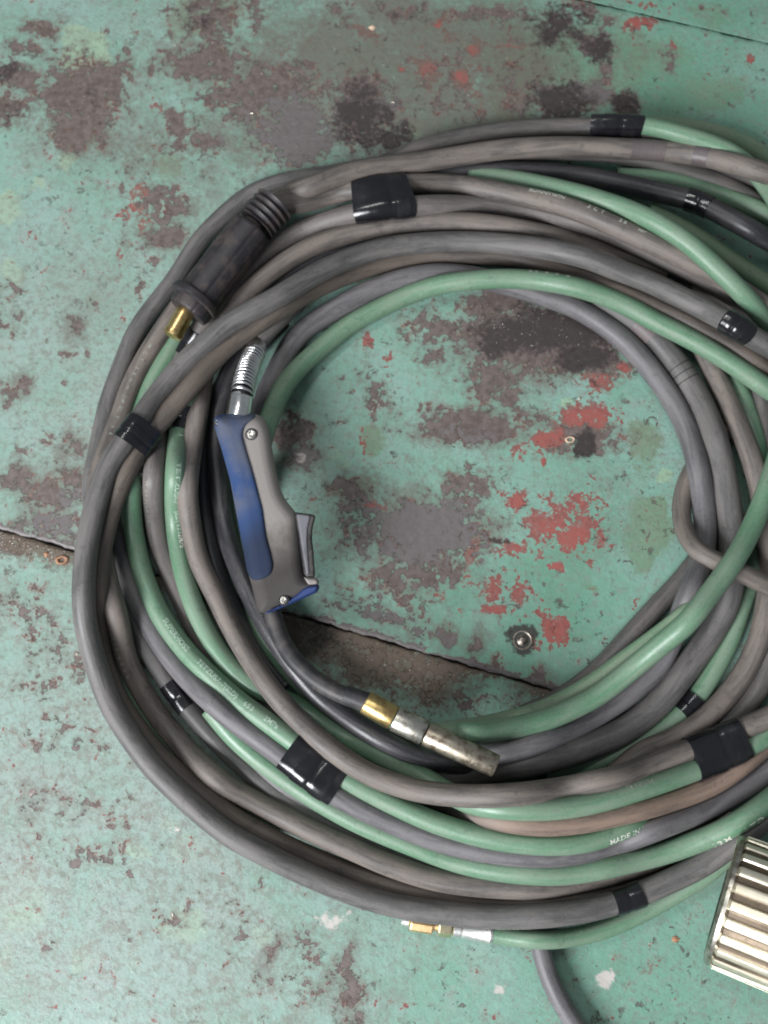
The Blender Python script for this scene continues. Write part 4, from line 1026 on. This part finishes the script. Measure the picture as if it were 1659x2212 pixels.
# neck, rings and nozzle
n0 = P(586, 1322, hz)
def chain(name, pts, r, mat, parent, seg=20, prof=None):
    p = np.array([list(q) for q in pts])
    d = np.concatenate([[0], np.cumsum(np.linalg.norm(np.diff(p, axis=0), axis=1))])
    n = max(8, int(d[-1] / .0025)); s = np.linspace(0, d[-1], n)
    q = np.stack([np.interp(s, d, p[:, k]) for k in range(3)], -1)
    for k in range(3):
        g = np.pad(q[:, k], 6, mode='reflect', reflect_type='odd'); kk = np.exp(-0.5 * (np.arange(-6, 7) / 2.5) ** 2); kk /= kk.sum()
        q[:, k] = np.convolve(g, kk, 'valid')
    t = np.gradient(q, axis=0); t /= np.linalg.norm(t, axis=1)[:, None]
    sd = np.cross([0, 0, 1.0], t); sd /= np.linalg.norm(sd, axis=1)[:, None]; up = np.cross(t, sd)
    rr = np.full(n, r) if prof is None else np.interp(s / d[-1], [a for a, _ in prof], [b for _, b in prof])
    ph = np.linspace(0, 2 * math.pi, seg, endpoint=False)
    V = (q[:, None] + rr[:, None, None] * (np.cos(ph)[None, :, None] * up[:, None] + np.sin(ph)[None, :, None] * sd[:, None])).reshape(-1, 3)
    F = []
    for i in range(n - 1):
        for k in range(seg):
            a = i * seg + k; b = i * seg + (k + 1) % seg
            F.append((a, a + seg, b + seg, b))
    F.append(tuple(range(seg))); F.append(tuple(range((n - 1) * seg, n * seg))[::-1])
    return make(name, V, F, mat, parent, True)
nz = float(np.mean(tp['p'][i2:, 2]))
neck_pts = [P(584, 1300, hz), P(588, 1325, hz), P(602, 1372, hz), P(632, 1424, hz * .7 + nz * .3), P(680, 1469, hz * .4 + nz * .6), P(735, 1500, nz), P(795, 1519, nz)]
chain('swan_neck', neck_pts, 18.5 * S * .95, M['black_plastic'], torch)
g0, g1 = P(789, 1516, nz), P(851, 1551, nz)
gd = (g1 - g0).normalized(); gl = (g1 - g0).length
u2 = unit(700, 1450, nz)
sl0 = P(743, 1499, nz)
lathe('neck_sleeve', sl0, (g0 - sl0), [(0, 15 * u2), (.0006, 20.5 * u2), ((g0 - sl0).length + .002, 22 * u2)], M['black_plastic'], torch, 30)
lathe('brass_ring', g0, gd, [(0, 18 * u2), (0.0002, 25 * u2), (.0008, 26 * u2), (gl - .001, 26.5 * u2), (gl - .0003, 26 * u2), (gl, 20 * u2)], M['brass'], torch, 48)
s0 = g1 + gd * .0004; s1 = P(918, 1583, nz)
sd_ = (s1 - s0).normalized(); sl_ = (s1 - s0).length
lathe('steel_collar', s0, sd_, [(0, 20 * u2), (.0002, 27.5 * u2), (.001, 28.3 * u2), (sl_ - .0012, 28 * u2), (sl_ - .0004, 27 * u2), (sl_, 22 * u2)], M['steel'], torch, 48)
q0 = P(919, 1584, nz); q1 = P(1071, 1655, nz)
qd = (q1 - q0).normalized(); ql = (q1 - q0).length
lathe('gas_nozzle', q0, qd, [(0, 20 * u2), (.0003, 25.5 * u2), (.0012, 26.5 * u2), (ql * .5, 26 * u2), (ql - .001, 24.5 * u2), (ql, 23.4 * u2), (ql, 18.5 * u2), (ql - .012, 18 * u2), (ql - .014, 4 * u2)], M['nozzle'], torch, 48)
# spring and its collars
sp_pts = [P(556, 742, float(tp['p'][i3, 2]) ), P(548, 765, float(tp['p'][i3, 2]) * .8 + hz * .2), P(538.5, 785, float(tp['p'][i3, 2]) * .6 + hz * .4), P(529, 815, hz * .75 + float(tp['p'][i3, 2]) * .25), P(523, 846, hz), P(517, 893, hz)]
def spring():
    p = np.array([list(q) for q in sp_pts]); d = np.concatenate([[0], np.cumsum(np.linalg.norm(np.diff(p, axis=0), axis=1))])
    a, b = d[1] - .002, d[4] + .004
    turns = 15; n = turns * 20
    s = np.linspace(a, b, n)
    c = np.stack([np.interp(s, d, p[:, k]) for k in range(3)], -1)
    for k in range(3):
        g = np.pad(c[:, k], 30, mode='reflect', reflect_type='odd'); kk = np.exp(-0.5 * (np.arange(-30, 31) / 12.) ** 2); kk /= kk.sum()
        c[:, k] = np.convolve(g, kk, 'valid')
    t = np.gradient(c, axis=0); t /= np.linalg.norm(t, axis=1)[:, None]
    sd = np.cross([0, 0, 1.0], t); sd /= np.linalg.norm(sd, axis=1)[:, None]; up = np.cross(t, sd)
    an = np.linspace(0, turns * 2 * math.pi, n)
    rad = 24.0 * u2
    h = c + rad * (np.cos(an)[:, None] * up + np.sin(an)[:, None] * sd)
    th = np.gradient(h, axis=0); th /= np.linalg.norm(th, axis=1)[:, None]
    out = (h - c); out /= np.linalg.norm(out, axis=1)[:, None]
    bi = np.cross(th, out)
    w = 3.6 * u2; seg = 8
    ph = np.linspace(0, 2 * math.pi, seg, endpoint=False)
    V = (h[:, None] + w * (np.cos(ph)[None, :, None] * out[:, None] + np.sin(ph)[None, :, None] * bi[:, None])).reshape(-1, 3)
    F = []
    for i in range(n - 1):
        for k in range(seg):
            A_ = i * seg + k; B_ = i * seg + (k + 1) % seg
            F.append((A_, B_, B_ + seg, A_ + seg))
    make('strain_spring', V, F, M['chrome'], torch, True)
spring()
chain('spring_core', sp_pts, 19.5 * u2, M['black_plastic'], torch)
c0, c1 = P(521.5, 856, hz), P(515, 897, hz)
lathe('spring_collar', c0, (c1 - c0), [(0, 19 * u2), (.0004, 27.5 * u2), (.001, 28.5 * u2), ((c1 - c0).length + .002, 28.5 * u2)], M['chrome'], torch, 40)
c0, c1 = sp_pts[1], sp_pts[0]
lathe('spring_collar', c0, (c1 - c0), [(0, 18 * u2), (.0004, 26 * u2), ((c1 - c0).length * .8, 26.5 * u2), ((c1 - c0).length, 25 * u2), ((c1 - c0).length + .001, 19 * u2)], M['chrome'], torch, 40)

# ------------------------------------------------------------------ hose coupling at the bottom
bz = float(R['B1']['p'][0][2])
def seg_l(name, x0, y0, x1, y1, prof, mat, seg=36, smooth=True):
    a, b = P(x0, y0, bz), P(x1, y1, bz); L = (b - a).length
    return lathe(name, a, b - a, [(t * L, r * u2) for t, r in prof], M[mat], OB['B1'], seg, smooth)
seg_l('ferrule', 1064, 2016, 997, 2007, [(0, 17), (.02, 23.5), (.10, 24), (.14, 22.5), (.85, 20), (.95, 19.5), (1, 16)], 'ferrule')
seg_l('ferrule_ring', 996.5, 2007, 978, 2004.5, [(0, 15), (.06, 19), (.9, 19), (1, 15)], 'ferrule')
seg_l('hex_nut', 977, 2004, 947, 2000, [(0, 15), (.05, 21), (.12, 22), (.9, 22), (.97, 21), (1, 14)], 'palebrass', 6, False)
seg_l('coupling_stem', 948, 2000, 936, 1998, [(0, 12), (1, 12)], 'goldnut')
seg_l('coupling_nut', 937, 1998.5, 886, 1990, [(0, 12), (.03, 19.5), (.08, 20.5), (.92, 20.5), (.97, 19.5), (1, 12)], 'goldnut', 8, False)
seg_l('coupling_tip', 884, 1990, 868, 1986, [(0, 11), (.1, 12.5), (.8, 12), (1, 9)], 'ferrule')

# ------------------------------------------------------------------ fluted cylinder at the right edge
fz = 0.050
fa = P(1572, 1945, fz); fb = P(1960, 2090, fz); fb = fa + (fb - fa).normalized() * .135 + Vector((0, 0, .135 * math.tan(math.radians(18))))
fd = (fb - fa).normalized(); fl_ = (fb - fa).length
NFL = 24
def flute(a, t):
    w = (a * NFL / (2 * math.pi)) % 1.0
    c = math.cos(2 * math.pi * w)
    k = max(-1, min(1, (c - .05) * 3.0))
    return 1.0 + 0.060 * (k if k < 0 else k * .2) * (1 if t > 0.002 else 0.3)
cyl = empty('fluted_cylinder', P(1640, 1975, 0))
tag(cyl, 'polished fluted brass cylinder with chrome end, cut by the right edge', 'metal cylinder')
shell = lathe('fluted_shell', fa, fd, [(0, .043), (.0006, .0465), (.0018, .0478), (fl_ * .5, .0485), (fl_, .0490)], M['flute'], cyl, NFL * 14, rmod=flute, ang=28)
shell.data.materials.append(M['flute_groove'])
for f in shell.data.polygons:
    if len(f.vertices) == 4:
        w = ((f.index % (NFL * 14)) + .5) / (NFL * 14) * NFL % 1.0
        if math.cos(2 * math.pi * w) < -0.02: f.material_index = 1
lathe('end_cap', fa, -fd, [(-.001, .0455), (.0005, .0470), (.0030, .0468), (.0050, .0445), (.0055, .041), (.0035, .039), (.003, .02), (.003, .004)], M['steel'], cyl, 64)

# ------------------------------------------------------------------ crumbs on the floor
def crumb(name, x, y, r, mat, label, cat, group, h=0.4, z0=0.0, seed=0):
    g = np.random.default_rng(seed + int(x * 7 + y))
    bm = bmesh.new(); bmesh.ops.create_icosphere(bm, subdivisions=2, radius=1)
    c = P(x, y, z0)
    ph = g.uniform(0, 6, 4); V = []
    for v in bm.verts:
        q = v.co
        k = 1 + .25 * math.sin(3 * q.x + ph[0]) + .2 * math.sin(4 * q.y + ph[1]) + .12 * math.sin(7 * q.z + ph[2])
        V.append(c + Vector((q.x * r * S * k, q.y * r * S * k * .8, max(-.2, q.z) * r * S * h * k + r * S * h * .2)))
    bm.verts.index_update(); F = [tuple(w.index for w in f.verts) for f in bm.faces]; bm.free()
    o = make(name, V, F, M[mat], None, False); tag(o, label, cat, group)
    return o
ZL = -0.0035
crumb('rust_flake', 1460, 2029, 8.5, 'rust_chip', 'orange brown flake on the green floor left of the fluted cylinder', 'flake', 'loose flakes on the floor', .3, ZL)
crumb('rust_flake', 101, 1198, 7, 'rust_chip', 'small rusty flake in the dirt below the plate joint at far left', 'flake', 'loose flakes on the floor', .4, ZL)
crumb('pale_chip', 803, 60, 8, 'tan_chip', 'pale tan chip near the top edge of the photo', 'chip', 'loose chips on the floor', .3)
crumb('metal_crumb', 544, 245, 3.5, 'slag', 'bright metal crumb on the brown stain above the plug', 'crumb', 'bright metal crumbs', .6)
crumb('metal_crumb', 849, 221, 3.5, 'slag', 'bright metal crumb on grey bare steel above the dark top cable', 'crumb', 'bright metal crumbs', .6)
crumb('metal_crumb', 1251, 862, 3, 'slag', 'tiny bright crumb below the red patch at the upper right of the ring', 'crumb', 'bright metal crumbs', .6)
crumb('metal_crumb', 167, 1414, 3.5, 'slag', 'small bright crumb outside the outermost cable at lower left', 'crumb', 'bright metal crumbs', .6, ZL)
crumb('metal_crumb', 374, 1976, 4, 'slag', 'white crumb alone on the light green floor at lower left', 'crumb', 'bright metal crumbs', .4, ZL)
crumb('metal_crumb', 1406, 2038, 4, 'slag', 'white crumb just left of the orange brown flake', 'crumb', 'bright metal crumbs', .4, ZL)
def washer(x, y, r, z0, mat, label, tube_r=.32):
    V = []; F = []; a, b = 22, 8; c = P(x, y, z0)
    g = np.random.default_rng(int(x))
    for i in range(a):
        t = 2 * math.pi * i / a; k = 1 + .10 * math.sin(2 * t + 1) + .06 * math.sin(5 * t)
        for j in range(b):
            s = 2 * math.pi * j / b
            rr = r * S * k * (1 + tube_r * math.cos(s))
            V.append(c + Vector((rr * math.cos(t), rr * math.sin(t) * .8, r * S * tube_r * .7 * (1 + math.sin(s)))))
    for i in range(a):
        for j in range(b):
            F.append((i * b + j, ((i + 1) % a) * b + j, ((i + 1) % a) * b + (j + 1) % b, i * b + (j + 1) % b))
    o = make('small_ring', V, F, M[mat], None, True); tag(o, label, 'ring', 'small loose rings'); return o
washer(1231, 950, 8, 0, 'tan_chip', 'small tan ring on the red patch in the upper right of the ring of floor')
washer(134, 1210, 10, ZL, 'rust_chip', 'rusty ring shaped crumb in the dirt left of the outermost cable')

# grit: thousands of tiny flakes nobody could count
def grit():
    g = np.random.default_rng(3)
    V = []; F = []
    spots = []
    for _ in range(420): spots.append((g.uniform(-60, 1720), g.uniform(-60, 2270)))
    for _ in range(240):
        x = abs(g.normal(60, 120)); spots.append((x, seam1(x) + 6 + abs(g.normal(0, 40))))
    for _ in range(110):
        x = g.uniform(640, 1220); spots.append((x, seam1(x) + 4 + abs(g.normal(0, 50))))
    for _ in range(110): spots.append((g.normal(1150, 110), g.normal(690, 40)))
    for _ in range(80): spots.append((g.normal(800, 220), g.normal(260, 90)))
    for x, y in spots:
        zz = ZL if y > seam1(x) else 0.0
        r = g.uniform(.5, 1.35) * S; h = r * g.uniform(.4, 1)
        c = P(x, y, zz); a0 = g.uniform(0, 6); b = len(V)
        for q in range(4):
            rr = r * g.uniform(.6, 1.3); V.append(c + Vector((rr * math.cos(a0 + q * 1.57), rr * math.sin(a0 + q * 1.57), 0)))
        V.append(c + Vector((0, 0, h)))
        for q in range(4): F.append((b + q, b + (q + 1) % 4, b + 4))
    o = make('grit', V, F, M['pale_chip'], None, False); tag(o, 'fine pale grit scattered over the floor plates', 'grit', kind='stuff')
grit()
